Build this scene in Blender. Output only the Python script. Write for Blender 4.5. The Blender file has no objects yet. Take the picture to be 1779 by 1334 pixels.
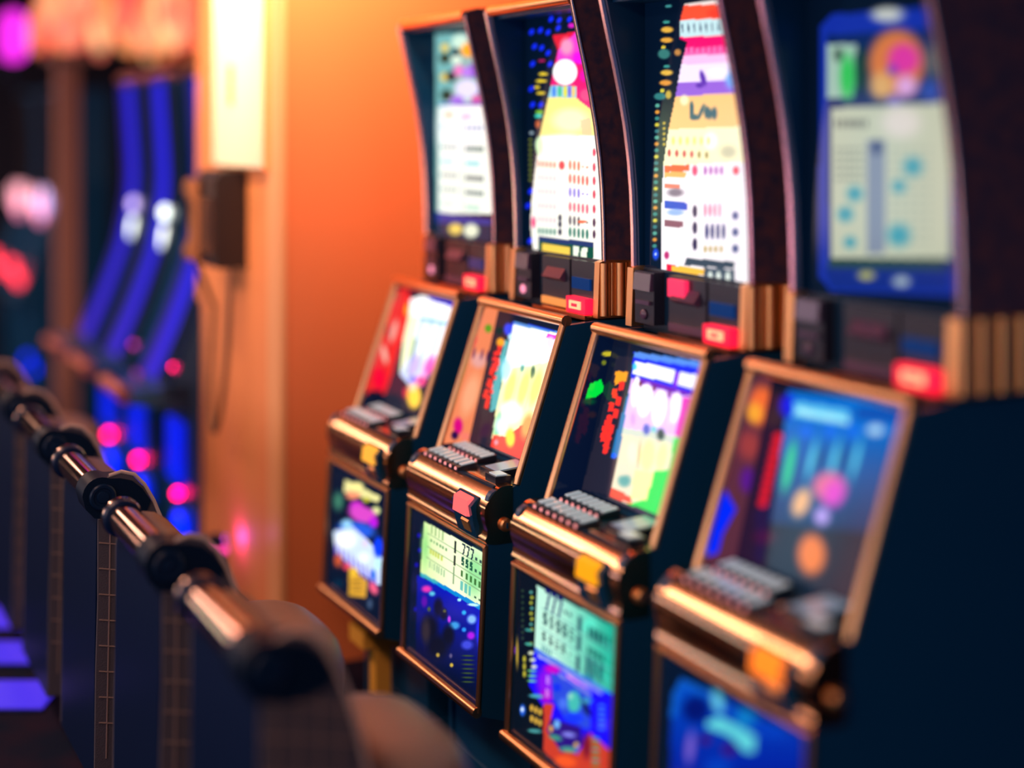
import bpy, bmesh, math, random
import numpy as np
from mathutils import Vector, Matrix
random.seed(7)
SC = bpy.context.scene
COL = SC.collection

# ------------------------------------------------------------------ camera
# world frame: +x runs along the row of machines towards the camera, +y from the aisle into the machines
FPX, CXP, YH, CAMH = 2700.0, 889.5, 220.0, 1.8
TH = math.atan((CXP + 434.0) / FPX)
FWD = Vector((-math.cos(TH), math.sin(TH), 0)); RGT = Vector((math.sin(TH), math.cos(TH), 0))
cam_d = bpy.data.cameras.new('camera'); cam = bpy.data.objects.new('camera', cam_d); COL.objects.link(cam)
cam_d.sensor_width = 36.0; cam_d.lens = FPX / 1779 * 36.0
cam_d.shift_y = -(667.0 - YH) / 1779
cam.matrix_world = Matrix(((RGT.x, 0, -FWD.x, 0), (RGT.y, 0, -FWD.y, 0), (0, 1, 0, CAMH), (0, 0, 0, 1)))
cam_d.clip_start = 0.05; cam_d.clip_end = 100
cam_d.dof.use_dof = True; cam_d.dof.focus_distance = 3.95; cam_d.dof.aperture_fstop = cam_d.lens / 1000 / 0.118
SC.camera = cam
SC.view_settings.view_transform = 'Standard'; SC.view_settings.look = 'None'
SC.view_settings.gamma = 1.0; SC.view_settings.exposure = 0.0; SC.view_settings.use_curve_mapping = False

# ------------------------------------------------------------------ world and lamps
wd = bpy.data.worlds.new('world'); SC.world = wd; wd.use_nodes = True
bg = wd.node_tree.nodes['Background']; bg.inputs[0].default_value = (0.03, 0.36, 1.0, 1); bg.inputs[1].default_value = 0.20

def lamp(name, kind, loc, target, power, color, **kw):
    d = bpy.data.lights.new(name, kind); d.energy = power; d.color = color
    for k, v in kw.items(): setattr(d, k, v)
    o = bpy.data.objects.new(name, d); COL.objects.link(o); o.location = loc
    o.rotation_euler = (Vector(target) - Vector(loc)).to_track_quat('-Z', 'Y').to_euler()
    return o
# long ceiling cove over the aisle, wall-washing downlights, added warm fill deeper in the hall
cove = lamp('aisle_cove_light', 'AREA', (-6.2, -0.55, 3.0), (-6.2, -0.55, 0), 235, (1.0, 0.60, 0.44), shape='RECTANGLE', size=14.5, size_y=0.5)
# added lamps for coloured rim highlights, in place of unseen screens across the aisle
for k in range(22):
    c = [(1.0, 0.42, 0.34), (1.0, 0.80, 0.45), (0.95, 0.30, 0.42), (0.45, 1.0, 0.45), (1.0, 0.55, 0.35), (0.75, 0.45, 1.0), (1.0, 0.70, 0.60), (0.40, 0.75, 1.0)][k % 8]
    lamp('added_rim_light', 'AREA', (-13.0 + 0.72 * k, -2.6, 1.5), (-13.0 + 0.72 * k, 0, 1.5), 7.5, c, shape='RECTANGLE', size=0.52, size_y=0.95)
lamp('wall_downlight', 'SPOT', (-4.38, 1.35, 3.05), (-4.95, 1.80, 2.40), 370, (1.0, 0.47, 0.26), spot_size=math.radians(90), spot_blend=1.0, shadow_soft_size=0.08)
lamp('return_downlight', 'SPOT', (-5.3, 0.9, 3.0), (-5.45, 1.58, 2.35), 270, (1.0, 0.66, 0.36), spot_size=math.radians(70), spot_blend=1.0, shadow_soft_size=0.06)
lamp('hall_fill', 'POINT', (-7.3, 0.1, 2.95), (0, 0, 0), 26, (1.0, 0.36, 0.24), shadow_soft_size=0.15)  # added fill, no fixture: warms the pillar and the machines past the corner

# ------------------------------------------------------------------ helpers
def srgb(c):
    c = np.asarray(c, float) / 255.0
    return np.where(c <= 0.04045, c / 12.92, ((c + 0.055) / 1.055) ** 2.4)

MATS = {}
def mat(name, col, rough=0.4, metal=0.0, emit=None, strength=0.0, noise=None, bump=0.0, bscale=60.0, coat=0.0, spec=None):
    if name in MATS: return MATS[name]
    m = bpy.data.materials.new(name); m.use_nodes = True; nt = m.node_tree; b = nt.nodes['Principled BSDF']
    b.inputs['Base Color'].default_value = (*col, 1); b.inputs['Roughness'].default_value = rough; b.inputs['Metallic'].default_value = metal
    if spec is not None: b.inputs['Specular IOR Level'].default_value = spec
    if coat: b.inputs['Coat Weight'].default_value = coat; b.inputs['Coat Roughness'].default_value = 0.08
    if emit is not None:
        b.inputs['Emission Color'].default_value = (*emit, 1); b.inputs['Emission Strength'].default_value = strength
    if noise or bump:
        tc = nt.nodes.new('ShaderNodeTexCoord'); n = nt.nodes.new('ShaderNodeTexNoise'); n.inputs['Scale'].default_value = bscale; n.inputs['Detail'].default_value = 5
        nt.links.new(tc.outputs['Object'], n.inputs['Vector'])
        if noise:
            r = nt.nodes.new('ShaderNodeValToRGB'); r.color_ramp.elements[0].position = 0.35; r.color_ramp.elements[1].position = 0.68
            r.color_ramp.elements[0].color = (*col, 1); r.color_ramp.elements[1].color = (*noise, 1)
            nt.links.new(n.outputs['Fac'], r.inputs[0]); nt.links.new(r.outputs[0], b.inputs['Base Color'])
        if bump:
            bp = nt.nodes.new('ShaderNodeBump'); bp.inputs['Strength'].default_value = bump; bp.inputs['Distance'].default_value = 0.004
            nt.links.new(n.outputs['Fac'], bp.inputs['Height']); nt.links.new(bp.outputs[0], b.inputs['Normal'])
    MATS[name] = m; return m

def art_mat(name, strength, rough=0.12):
    if name in MATS: return MATS[name]
    m = bpy.data.materials.new(name); m.use_nodes = True; nt = m.node_tree; b = nt.nodes['Principled BSDF']
    b.inputs['Base Color'].default_value = (0.002, 0.01, 0.03, 1); b.inputs['Roughness'].default_value = rough; b.inputs['Specular IOR Level'].default_value = 0.16
    a = nt.nodes.new('ShaderNodeAttribute'); a.attribute_name = 'print'
    nt.links.new(a.outputs['Color'], b.inputs['Emission Color']); b.inputs['Emission Strength'].default_value = strength
    MATS[name] = m; return m

M_BODY = mat('navy_black_plastic', (0.002, 0.060, 0.160), 0.38)
M_SIDE = mat('brown_black_laminate', (0.050, 0.042, 0.095), 0.5, noise=(0.15, 0.060, 0.085), bscale=38)
M_GOLD = mat('bronze_gold_chrome', (0.92, 0.50, 0.24), 0.30, 1.0)
M_BELLY = mat('bronze_belly_chrome', (0.85, 0.50, 0.28), 0.17, 1.0)
M_PINK = mat('rose_chrome', (1.0, 0.50, 0.48), 0.24, 1.0)
M_BRKT = mat('brushed_brass', (0.92, 0.46, 0.20), 0.40, 1.0)
M_BLACK = mat('gloss_black', (0.003, 0.05, 0.13), 0.15)
M_DECK = mat('deck_black', (0.006, 0.03, 0.07), 0.25)
M_KEY = mat('pale_key_cap', (0.60, 0.76, 0.84), 0.30, coat=0.5, emit=(0.50, 0.68, 0.78), strength=0.30)
M_KEYBASE = mat('key_base_black', (0.01, 0.02, 0.04), 0.3)
M_KLAMP = mat('pink_key_lamp', (0.4, 0.1, 0.1), 0.4, emit=(1.0, 0.34, 0.34), strength=1.1)
M_GREY = mat('dark_grey_plastic', (0.020, 0.020, 0.040), 0.3)
M_PLUM = mat('plum_grey_plastic', (0.10, 0.055, 0.12), 0.25)

def obj(name, me, m=None, parent=None):
    o = bpy.data.objects.new(name, me); COL.objects.link(o)
    if m is not None:
        if not me.materials: me.materials.append(m)
        elif me.materials[0] != m: o.material_slots[0].link = 'OBJECT'; o.material_slots[0].material = m
    if parent is not None: o.parent = parent
    return o
def empty(name, loc, rz=0):
    o = bpy.data.objects.new(name, None); COL.objects.link(o); o.location = loc; o.rotation_euler = (0, 0, rz); o.empty_display_size = 0.1
    return o
def tag(o, label=None, cat=None, group=None, kind=None):
    if label: o['label'] = label
    if cat: o['category'] = cat
    if group: o['group'] = group
    if kind: o['kind'] = kind
    return o
def fin(bm, name, smooth=True, ang=35):
    bmesh.ops.recalc_face_normals(bm, faces=bm.faces[:])
    me = bpy.data.meshes.new(name); bm.to_mesh(me); bm.free()
    if smooth:
        for p in me.polygons: p.use_smooth = True
        try: me.set_sharp_from_angle(angle=math.radians(ang))
        except Exception: pass
    return me
def bevel(bm, w, seg=2, ang=30):
    es = [e for e in bm.edges if len(e.link_faces) == 2 and e.calc_face_angle(0) > math.radians(ang)]
    if es: bmesh.ops.bevel(bm, geom=es, offset=w, segments=seg, profile=0.5, affect='EDGES', clamp_overlap=True)
def a_box(bm, x0, x1, y0, y1, z0, z1):
    vs = [bm.verts.new((x, y, z)) for x in (x0, x1) for y in (y0, y1) for z in (z0, z1)]
    for f in ((0, 1, 3, 2), (4, 6, 7, 5), (0, 4, 5, 1), (2, 3, 7, 6), (0, 2, 6, 4), (1, 5, 7, 3)): bm.faces.new([vs[i] for i in f])
def box(name, x0, x1, y0, y1, z0, z1, bv=0.003, seg=2):
    bm = bmesh.new(); a_box(bm, x0, x1, y0, y1, z0, z1)
    if bv: bevel(bm, bv, seg)
    return fin(bm, name)
def a_prism(bm, prof, u0, u1):
    A = [bm.verts.new((u0, p[0], p[1])) for p in prof]; B = [bm.verts.new((u1, p[0], p[1])) for p in prof]
    n = len(prof)
    bm.faces.new(A[::-1]); bm.faces.new(B)
    for i in range(n): bm.faces.new((A[i], A[(i + 1) % n], B[(i + 1) % n], B[i]))
def prism(name, prof, u0, u1, bv=0.0, seg=2, ang=30):
    bm = bmesh.new(); a_prism(bm, prof, u0, u1)
    if bv: bevel(bm, bv, seg, ang)
    return fin(bm, name)
def a_tube(bm, pts, r, n=10, caps=True, sx=1.0):
    pts = [Vector(p) for p in pts]; rings = []; up = Vector((0, 0, 1)); prev = None
    for i, p in enumerate(pts):
        t = (pts[min(i + 1, len(pts) - 1)] - pts[max(i - 1, 0)]).normalized()
        if prev is None:
            a = t.orthogonal() if abs(t.dot(up)) > 0.95 else t.cross(up)
            a.normalize()
        else: a = (prev - t * prev.dot(t)).normalized()
        prev = a; b = t.cross(a); rr = r[i] if isinstance(r, (list, tuple)) else r
        rings.append([bm.verts.new(p + a * (math.cos(2 * math.pi * k / n) * rr * sx) + b * (math.sin(2 * math.pi * k / n) * rr)) for k in range(n)])
    for i in range(len(rings) - 1):
        for k in range(n): bm.faces.new((rings[i][k], rings[i][(k + 1) % n], rings[i + 1][(k + 1) % n], rings[i + 1][k]))
    if caps: bm.faces.new(rings[0][::-1]); bm.faces.new(rings[-1])
def tube(name, pts, r, n=10):
    bm = bmesh.new(); a_tube(bm, pts, r, n); return fin(bm, name)
def a_lathe(bm, prof, n=20, axis='z', c=(0, 0, 0)):
    # prof: (radius, height) pairs; axis of revolution through c
    rings = []
    for r, h in prof:
        ring = []
        for k in range(n):
            a = 2 * math.pi * k / n; q = (r * math.cos(a), r * math.sin(a), h)
            if axis == 'x': q = (q[2], q[0], q[1])
            elif axis == 'y': q = (q[0], q[2], q[1])
            ring.append(bm.verts.new((q[0] + c[0], q[1] + c[1], q[2] + c[2])))
        rings.append(ring)
    for i in range(len(rings) - 1):
        for k in range(n): bm.faces.new((rings[i][k], rings[i][(k + 1) % n], rings[i + 1][(k + 1) % n], rings[i + 1][k]))
    bm.faces.new(rings[0][::-1]); bm.faces.new(rings[-1])
def lathe(name, prof, n=20, axis='z', c=(0, 0, 0)):
    bm = bmesh.new(); a_lathe(bm, prof, n, axis, c); return fin(bm, name)
def ellipsoid(name, c, r, n=16):
    bm = bmesh.new(); bmesh.ops.create_uvsphere(bm, u_segments=n, v_segments=max(6, n // 2), radius=1.0)
    for v in bm.verts: v.co = Vector((v.co.x * r[0] + c[0], v.co.y * r[1] + c[1], v.co.z * r[2] + c[2]))
    return fin(bm, name)
CACHE = {}
def once(key, fn):
    if key not in CACHE: CACHE[key] = fn()
    return CACHE[key]

# ------------------------------------------------------------------ printed and backlit art: colour attribute on a fine grid
def to_px(x, y, z):
    zz = x * FWD.x + y * FWD.y; xx = x * RGT.x + y * RGT.y
    return CXP + FPX * xx / zz, YH + FPX * (CAMH - z) / zz
class Art:
    """A painted sheet. The picture is drawn in the coordinates in which the photograph shows it, then flattened onto the sheet."""
    def __init__(s, P, Q, base):
        s.P = P; s.Q = Q; s.c = np.tile(np.array(base, float), (len(P), 1)); s.s = 1.0; s.o = (0, 0)
    def crop(s, ox, oy, sc): s.o = (ox, oy); s.s = sc
    def xy(s): return (s.P[:, 0] - s.o[0]) * s.s, (s.P[:, 1] - s.o[1]) * s.s
    def put(s, a, col):
        a = np.clip(a, 0, 1)[:, None]; s.c = s.c * (1 - a) + np.array(col, float) * a
    def ell(s, cx, cy, rx, ry, col, soft=0.35, tilt=0.0, k=1.0):
        soft = soft * 0.7; x, y = s.xy(); dx = x - cx; dy = y - cy; dx = dx - tilt * dy
        d = np.sqrt((dx / rx) ** 2 + (dy / ry) ** 2); s.put((1 - d) / max(soft, 1e-3) * k if soft else (d < 1) * k, col) if soft else s.put((d < 1) * k, col)
    def inside(s, pts, x=None, y=None):
        if x is None: x, y = s.xy()
        r = np.zeros(len(x), bool); n = len(pts)
        for i in range(n):
            x1, y1 = pts[i]; x2, y2 = pts[(i + 1) % n]
            if y1 == y2: continue
            k = ((y1 > y) != (y2 > y)) & (x < (x2 - x1) * (y - y1) / (y2 - y1) + x1); r ^= k
        return r
    def poly(s, pts, col, a=1.0): s.put(s.inside(pts) * a, col)
    def grad(s, pts, c0, c1, ax, t0, t1):
        m = s.inside(pts); x, y = s.xy(); t = np.clip(((x * ax[0] + y * ax[1]) - t0) / (t1 - t0), 0, 1)[:, None]
        col = np.array(c0, float) * (1 - t) + np.array(c1, float) * t; s.c = np.where(m[:, None], col, s.c)
    def rect(s, u0, u1, z0, z1, col, a=1.0):
        u, z = s.Q[:, 0], s.Q[:, 1]; s.put(((u > u0) & (u < u1) & (z > z0) & (z < z1)) * a, col)
    def marks(s, u0, u1, n, z, h, col, fill=0.6, a=0.9):
        st = (u1 - u0) / n
        for i in range(n): s.rect(u0 + i * st, u0 + (i + fill) * st, z - h / 2, z + h / 2, col, a)
    def seven(s, u, z, w, h, col):
        s.rect(u, u + w, z + h * .3, z + h * .5, col); U, Z = s.Q[:, 0], s.Q[:, 1]; t = (Z - (z - h * .5)) / (h * .8)
        c = u + w * (.35 + .45 * t); s.put(((t > 0) & (t < 1) & (abs(U - c) < w * .2)) * 1.0, col)
    def dollar(s, u, z, w, h, col):
        for k in (-.4, 0, .4): s.rect(u, u + w, z + h * k - h * .09, z + h * k + h * .09, col)
        s.rect(u, u + w * .35, z, z + h * .4, col); s.rect(u + w * .65, u + w, z - h * .4, z, col); s.rect(u + w * .4, u + w * .6, z - h * .6, z + h * .6, col)

def sheet(name, nu, nv, fn, origin, paint, base, uz):
    """fn(s,t)->(x,y,z) local arrays, uz(s,t)->2 flat coordinates; paint(Art)"""
    s, t = np.meshgrid(np.linspace(0, 1, nu), np.linspace(0, 1, nv)); s = s.ravel(); t = t.ravel()
    x, y, z = fn(s, t); x = x + 0 * s; y = y + 0 * s; z = z + 0 * s
    P = np.stack(to_px(x + origin[0], y + origin[1], z + origin[2]), 1); Q = np.stack(uz(s, t), 1)
    A = Art(P, Q, base); paint(A)
    co = np.stack((x, y, z), 1)
    i = np.arange(nu - 1)[None, :] + nu * np.arange(nv - 1)[:, None]; i = i.ravel()
    F = np.stack((i, i + 1, i + 1 + nu, i + nu), 1)
    me = bpy.data.meshes.new(name); me.from_pydata(co.tolist(), [], F.tolist())
    at = me.color_attributes.new('print', 'FLOAT_COLOR', 'POINT')
    c = np.ones((len(co), 4), np.float32); c[:, :3] = srgb(np.clip(A.c, 0, 255)); at.data.foreach_set('color', c.ravel())
    me.update(); return me

NAVY = (1, 10, 26)
# ---- upper screens
def top1(A):
    A.crop(730, 40, 3.507)
    A.poly([(92, 70), (520, 40), (520, 1160), (98, 1160)], (116, 176, 176)); A.poly([(112, 510), (520, 500), (520, 1165), (112, 1160)], (246, 252, 240))
    A.ell(250, 640, 190, 230, (255, 255, 255), .8)
    for x, y, r, c in [(240, 120, 60, (205, 235, 215)), (150, 150, 30, (230, 200, 90)), (150, 215, 38, (52, 52, 24)), (215, 180, 34, (14, 44, 52)), (290, 165, 50, (255, 165, 22)), (220, 225, 36, (220, 238, 215)),
                       (150, 330, 32, (230, 196, 84)), (190, 325, 38, (44, 42, 40)), (160, 440, 42, (44, 50, 24)), (235, 290, 40, (228, 120, 190)), (330, 290, 50, (92, 62, 196)), (285, 300, 40, (160, 120, 232)), (340, 400, 40, (48, 80, 176))]:
        A.ell(x, y, r, r, c, .5)
    A.ell(285, 400, 80, 62, (214, 218, 246), .3); A.ell(225, 470, 50, 36, (150, 104, 226), .6); A.ell(345, 470, 40, 40, (206, 82, 160), .6)
    A.poly([(120, 488), (520, 478), (520, 500), (120, 505)], (70, 80, 190), .8); A.ell(175, 560, 40, 26, (232, 190, 150), .8); A.ell(280, 570, 50, 30, (240, 190, 220), .8)
    for z, c, k in [(1.80, (120, 150, 190), 4), (1.735, (50, 100, 92), 5), (1.69, (120, 210, 220), 1), (1.645, (70, 90, 90), 5), (1.60, (54, 92, 90), 5), (1.555, (180, 220, 200), 1)]:
        A.marks(.07, .21, k, z, .016, c, .7, .55); A.marks(.26, .40, k, z - .004, .018, c, .75, .8)
    A.rect(.232, .24, 1.53, 1.83, (170, 190, 170), .7)
    A.poly([(95, 1150), (430, 1195), (430, 1230), (95, 1215)], (34, 52, 140)); A.poly([(95, 1215), (430, 1230), (430, 1330), (95, 1300)], (6, 40, 66))
    A.ell(215, 1255, 52, 42, (240, 206, 96), .5); A.ell(310, 1265, 56, 52, (232, 236, 206), .5)
def top2(A):
    A.crop(900, 20, 2.964)
    for x, y in [(85, 180), (122, 187), (155, 213), (75, 270), (165, 270), (70, 105), (115, 97), (155, 107), (207, 85), (212, 45), (170, 40), (265, 40), (68, 398), (75, 480), (117, 480), (65, 925), (50, 1000), (62, 1180)]:
        A.ell(x, y, 15, 19, (16, 40, 250), .5, -.3)
    A.ell(275, 72, 22, 16, (215, 20, 190), .6); A.ell(122, 253, 22, 8, (170, 20, 90), .5)
    for x, y, w in [(120, 358, 36), (130, 322, 30), (98, 390, 18), (118, 420, 28)]: A.ell(x, y, w, 9, (238, 206, 40), .5)
    A.ell(110, 518, 24, 12, (120, 190, 40), .5); A.ell(105, 538, 24, 12, (60, 210, 190), .5); A.ell(102, 580, 16, 26, (190, 90, 40), .6); A.ell(70, 625, 14, 10, (150, 170, 180), .6)
    for y in range(660, 880, 26): A.ell(64, y, 12, 8, (110, 120, 30), .6)
    R = [(178, 120), (300, 105), (560, 60), (560, 1330), (80, 1245), (65, 1100), (70, 980), (85, 850), (110, 650), (160, 420), (185, 290), (205, 200), (185, 150)]
    A.poly(R, (255, 252, 238))
    def I(pts, c, a=1.0): A.put(A.inside(R) * A.inside(pts) * a, c)
    I([(0, 0), (600, 0), (600, 560), (0, 470)], (240, 10, 110)); I([(178, 100), (300, 90), (205, 200), (180, 180)], (222, 16, 40))
    I([(205, 200), (300, 105), (330, 180), (345, 275), (290, 260), (200, 250)], (244, 60, 200)); A.ell(250, 180, 46, 60, (255, 150, 190), .8); A.ell(310, 240, 34, 40, (240, 0, 226), .7)
    A.ell(350, 430, 40, 40, (255, 70, 130), .6); A.ell(340, 330, 30, 40, (232, 0, 170), .7)
    I([(150, 380), (300, 385), (300, 450), (150, 450)], (150, 206, 220))
    for x, c in [(185, (60, 130, 230)), (215, (60, 190, 140)), (243, (230, 220, 60)), (265, (120, 110, 220)), (285, (240, 200, 120))]: A.ell(x, 412, 12, 40, c, .6)
    A.ell(242, 312, 66, 70, (255, 255, 255), .12)
    I([(100, 440), (300, 445), (400, 525), (400, 640), (80, 640)], (255, 232, 130)); A.ell(270, 560, 120, 80, (255, 250, 190), .7); I([(320, 560), (372, 545), (382, 640), (330, 640)], (250, 196, 150), .8)
    A.ell(240, 680, 170, 60, (255, 255, 250), .6); A.ell(110, 690, 24, 60, (210, 250, 190), .6)
    for j, (y, c) in enumerate([(790, (238, 110, 80)), (860, (240, 90, 80)), (930, (120, 110, 214)), (1005, (226, 90, 120)), (1075, (90, 80, 90)), (1135, (40, 120, 100))]):
        for i in range(5):
            x = 108 + i * 20; A.ell(x, y - 6 + i * 1.5, 9, 24, c if j in (0, 5) else (250, 190, 200), .7, 0, .75)
            x = 268 + i * 22
            if i < 3 or j in (1, 3, 5): A.ell(x, y + i * 3, 9, 30, c, .5)
            else: A.ell(x, y + i * 3, 8, 6, c, .6)
        A.ell(392, y + 12, 9, 26, (206, 20, 70) if j < 4 else (70, 20, 60), .5)
    A.ell(392, 725, 10, 24, (216, 30, 80), .5); A.ell(225, 792, 18, 26, (222, 30, 50), .4); A.ell(330, 1082, 28, 9, (240, 100, 50), .4)
    for y in (1062, 1095, 1135): A.ell(216, y, 11, 20, (24, 30, 60), .4)
    A.ell(80, 1085, 14, 40, (250, 40, 110), .8)
    I([(105, 1160), (390, 1195), (385, 1300), (105, 1245)], (8, 78, 54)); I([(105, 1155), (390, 1190), (390, 1215), (105, 1182)], (36, 52, 104))
    I([(125, 1192), (268, 1212), (266, 1258), (123, 1238)], (246, 206, 74)); I([(283, 1208), (313, 1212), (310, 1284), (282, 1279)], (242, 250, 226)); I([(325, 1215), (356, 1218), (354, 1290), (324, 1286)], (242, 250, 226))
def top3(A):
    A.crop(1120, 0, 2.616)
    for x, y, w, h, c in [(102, 135, 34, 16, (226, 172, 60)), (100, 182, 34, 14, (226, 160, 54)), (108, 28, 18, 8, (60, 140, 140)), (98, 100, 20, 8, (60, 150, 140)), (85, 215, 12, 10, (220, 190, 50)), (88, 245, 34, 28, (54, 118, 112)), (150, 238, 18, 18, (190, 130, 60)), (100, 302, 18, 8, (60, 150, 140)),
                          (100, 330, 34, 15, (228, 180, 66)), (95, 376, 34, 15, (226, 150, 54)), (80, 412, 12, 12, (210, 200, 60)), (70, 438, 34, 20, (50, 122, 120)), (108, 430, 16, 24, (200, 170, 60))]: A.ell(x, y, w, h, c, .5)
    for i, y in enumerate(range(480, 1120, 29)): A.ell(58 - i * .6, y, 14, 12, [(90, 170, 150), (226, 150, 50), (60, 140, 130), (214, 200, 60), (54, 120, 124)][i % 5], .6, 0, .85)
    for y in range(560, 660, 24): A.ell(88, y, 10, 10, (210, 180, 50), .6, 0, .7)
    A.ell(50, 1155, 18, 34, (24, 70, 220), .6); A.ell(50, 1155, 6, 9, (200, 220, 255), .6)
    R = [(180, 20), (620, -40), (620, 1340), (75, 1245), (75, 1000), (85, 750), (110, 580), (140, 440), (165, 300), (195, 190), (160, 175), (160, 98)]
    A.poly(R, (255, 246, 250)); Rm = A.inside(R); x, y = A.xy(); yy = y + (x - 250) * .04
    def B(y0, y1, c): A.put(Rm * (yy > y0) * (yy < y1), c)
    B(-50, 88, (250, 78, 40)); B(-50, 22, (240, 226, 220)); B(88, 172, (196, 228, 232)); B(165, 215, (255, 4, 104)); B(215, 250, (255, 110, 180)); B(250, 290, (255, 190, 232)); B(290, 372, (246, 226, 255)); B(372, 432, (150, 96, 214)); B(432, 582, (255, 198, 124)); B(582, 745, (255, 246, 196))
    A.ell(330, 60, 60, 30, (255, 60, 30), .8)
    for i in range(7): A.ell(172 + i * 27, 128 - i, 5, 26, (40, 60, 90), .5, .1, .8)
    for i in range(7): A.ell(200 + i * 26, 222, 7, 26, (235, 30, 120), .6, 0, .7)
    A.ell(265, 355, 16, 42, (92, 44, 170), .5, .25); A.ell(250, 388, 22, 14, (92, 44, 170), .6); A.ell(395, 360, 40, 60, (120, 170, 240), .9); A.ell(330, 330, 60, 30, (255, 240, 255), .7)
    for (x0, x1, y0, y1, tl) in [(205, 222, 458, 540, 0), (205, 245, 520, 545, 0), (250, 264, 470, 545, -.35), (272, 290, 480, 540, 0), (288, 302, 490, 545, 0), (306, 328, 485, 545, 0)]:
        A.ell((x0 + x1) / 2, (y0 + y1) / 2, (x1 - x0) / 2 + 3, (y1 - y0) / 2 + 4, (44, 96, 104), .3, tl)
    A.ell(180, 455, 24, 30, (255, 240, 190), .7); A.ell(300, 640, 40, 50, (255, 255, 245), .8); A.ell(380, 690, 50, 40, (200, 196, 160), .8)
    for i in range(6): A.ell(112 + i * 34, 695 + i * 2, 9, 20, (200, 50, 60) if i < 4 else (150, 130, 60), .5); A.ell(130 + i * 32, 640, 10, 24, (246, 226, 120), .7)
    A.poly([(88, 752), (205, 748), (205, 778), (88, 782)], (252, 92, 36)); A.poly([(88, 782), (190, 780), (186, 808), (88, 806)], (255, 176, 90))
    for i in range(4): A.ell(275 + i * 25, 775, 9, 26, (160, 50, 170), .5); A.ell(283 + i * 25, 1052, 10, 42, (34, 40, 110), .4); A.ell(275 + i * 24, 1132, 9, 20, (186, 160, 80), .5); A.ell(275 + i * 22, 955, 8, 40, (244, 110, 150), .6)
    A.ell(228, 775, 16, 30, (226, 60, 110), .6); A.ell(415, 775, 20, 26, (232, 70, 80), .6); A.ell(280, 865, 150, 60, (255, 250, 255), .6)
    A.poly([(92, 832), (160, 838), (160, 860), (90, 852)], (240, 90, 60), .8); A.ell(140, 875, 50, 26, (130, 110, 130), .8)
    A.poly([(92, 912), (196, 922), (192, 955), (90, 948)], (26, 66, 196)); A.ell(140, 965, 50, 20, (150, 180, 240), .7); A.poly([(88, 1000), (176, 1006), (174, 1034), (88, 1030)], (110, 40, 60), .8)
    for y in (960, 1035, 1110): A.ell(228, y, 13, 32, (40, 24, 70), .4); A.ell(412, y + 20, 20, 26, (60, 70, 120), .8)
    A.ell(100, 1160, 14, 22, (190, 40, 110), .6); A.poly([(190, 1172), (410, 1190), (405, 1222), (180, 1205)], (60, 72, 84)); A.poly([(270, 1215), (410, 1225), (405, 1320), (270, 1310)], (72, 84, 96))
    A.poly([(98, 1200), (140, 1206), (140, 1290), (96, 1280)], (250, 20, 60)); A.poly([(122, 1206), (272, 1222), (270, 1252), (120, 1238)], (250, 190, 60))
    for xx in (298, 335, 378): A.ell(xx, 1268, 13, 42, (226, 236, 226), .4)
def top4(A):
    A.crop(1400, 0, 2.471)
    A.poly([(62, 110), (110, 62), (640, 20), (640, 1270), (110, 1250), (55, 1190)], (22, 52, 190)); A.poly([(90, 150), (560, 120), (640, 1160), (96, 1150)], (10, 40, 110))
    A.ell(350, 62, 90, 40, (226, 232, 226), .7)
    A.poly([(92, 190), (215, 190), (205, 420), (92, 420)], (190, 226, 206)); A.ell(140, 235, 26, 40, (80, 110, 90), .7); A.ell(180, 330, 46, 130, (56, 226, 96), .8)
    A.ell(240, 300, 30, 130, (20, 70, 50), .6)
    A.poly([(110, 465), (620, 440), (620, 1110), (112, 1110)], (222, 228, 198))
    A.ell(390, 270, 140, 165, (250, 140, 70), .4); A.ell(325, 370, 70, 80, (255, 196, 120), .8); A.ell(420, 255, 84, 84, (255, 62, 186), .6); A.ell(372, 300, 26, 28, (130, 70, 220), .6); A.ell(430, 370, 60, 60, (255, 190, 255), .7)
    A.ell(535, 390, 60, 60, (40, 84, 190), .7); A.ell(380, 430, 40, 30, (150, 130, 220), .7); A.ell(410, 525, 110, 90, (255, 244, 232), .8); A.ell(560, 250, 50, 120, (120, 130, 120), .8)
    A.poly([(264, 600), (342, 600), (338, 1090), (260, 1090)], (150, 162, 184)); A.ell(305, 632, 36, 40, (70, 84, 130), .7)
    for i in range(6): A.ell(135 + i * 24, 530, 9, 22, (60, 60, 60), .5)
    for j in range(5):
        for i in range(6): A.ell(135 + i * 21, 640 + j * 32, 8, 10, (130, 140, 126), .6)
    for j in range(12):
        for i in range(5): A.ell(372 + i * 38, 640 + j * 36, 14, 8, (178, 190, 170), .7)
    for x, y, r in [(460, 715, 56), (210, 832, 46), (400, 1010, 66), (170, 920, 46), (400, 800, 40), (190, 1040, 36)]: A.ell(x, y, r, r, (60, 176, 196), .9)
    A.poly([(95, 1108), (600, 1108), (600, 1160), (95, 1150)], (40, 76, 70)); A.poly([(75, 1150), (620, 1158), (620, 1250), (110, 1240)], (14, 44, 150))
    A.ell(260, 1182, 50, 26, (200, 200, 110), .8); A.ell(410, 1208, 50, 30, (190, 210, 220), .8)
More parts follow.
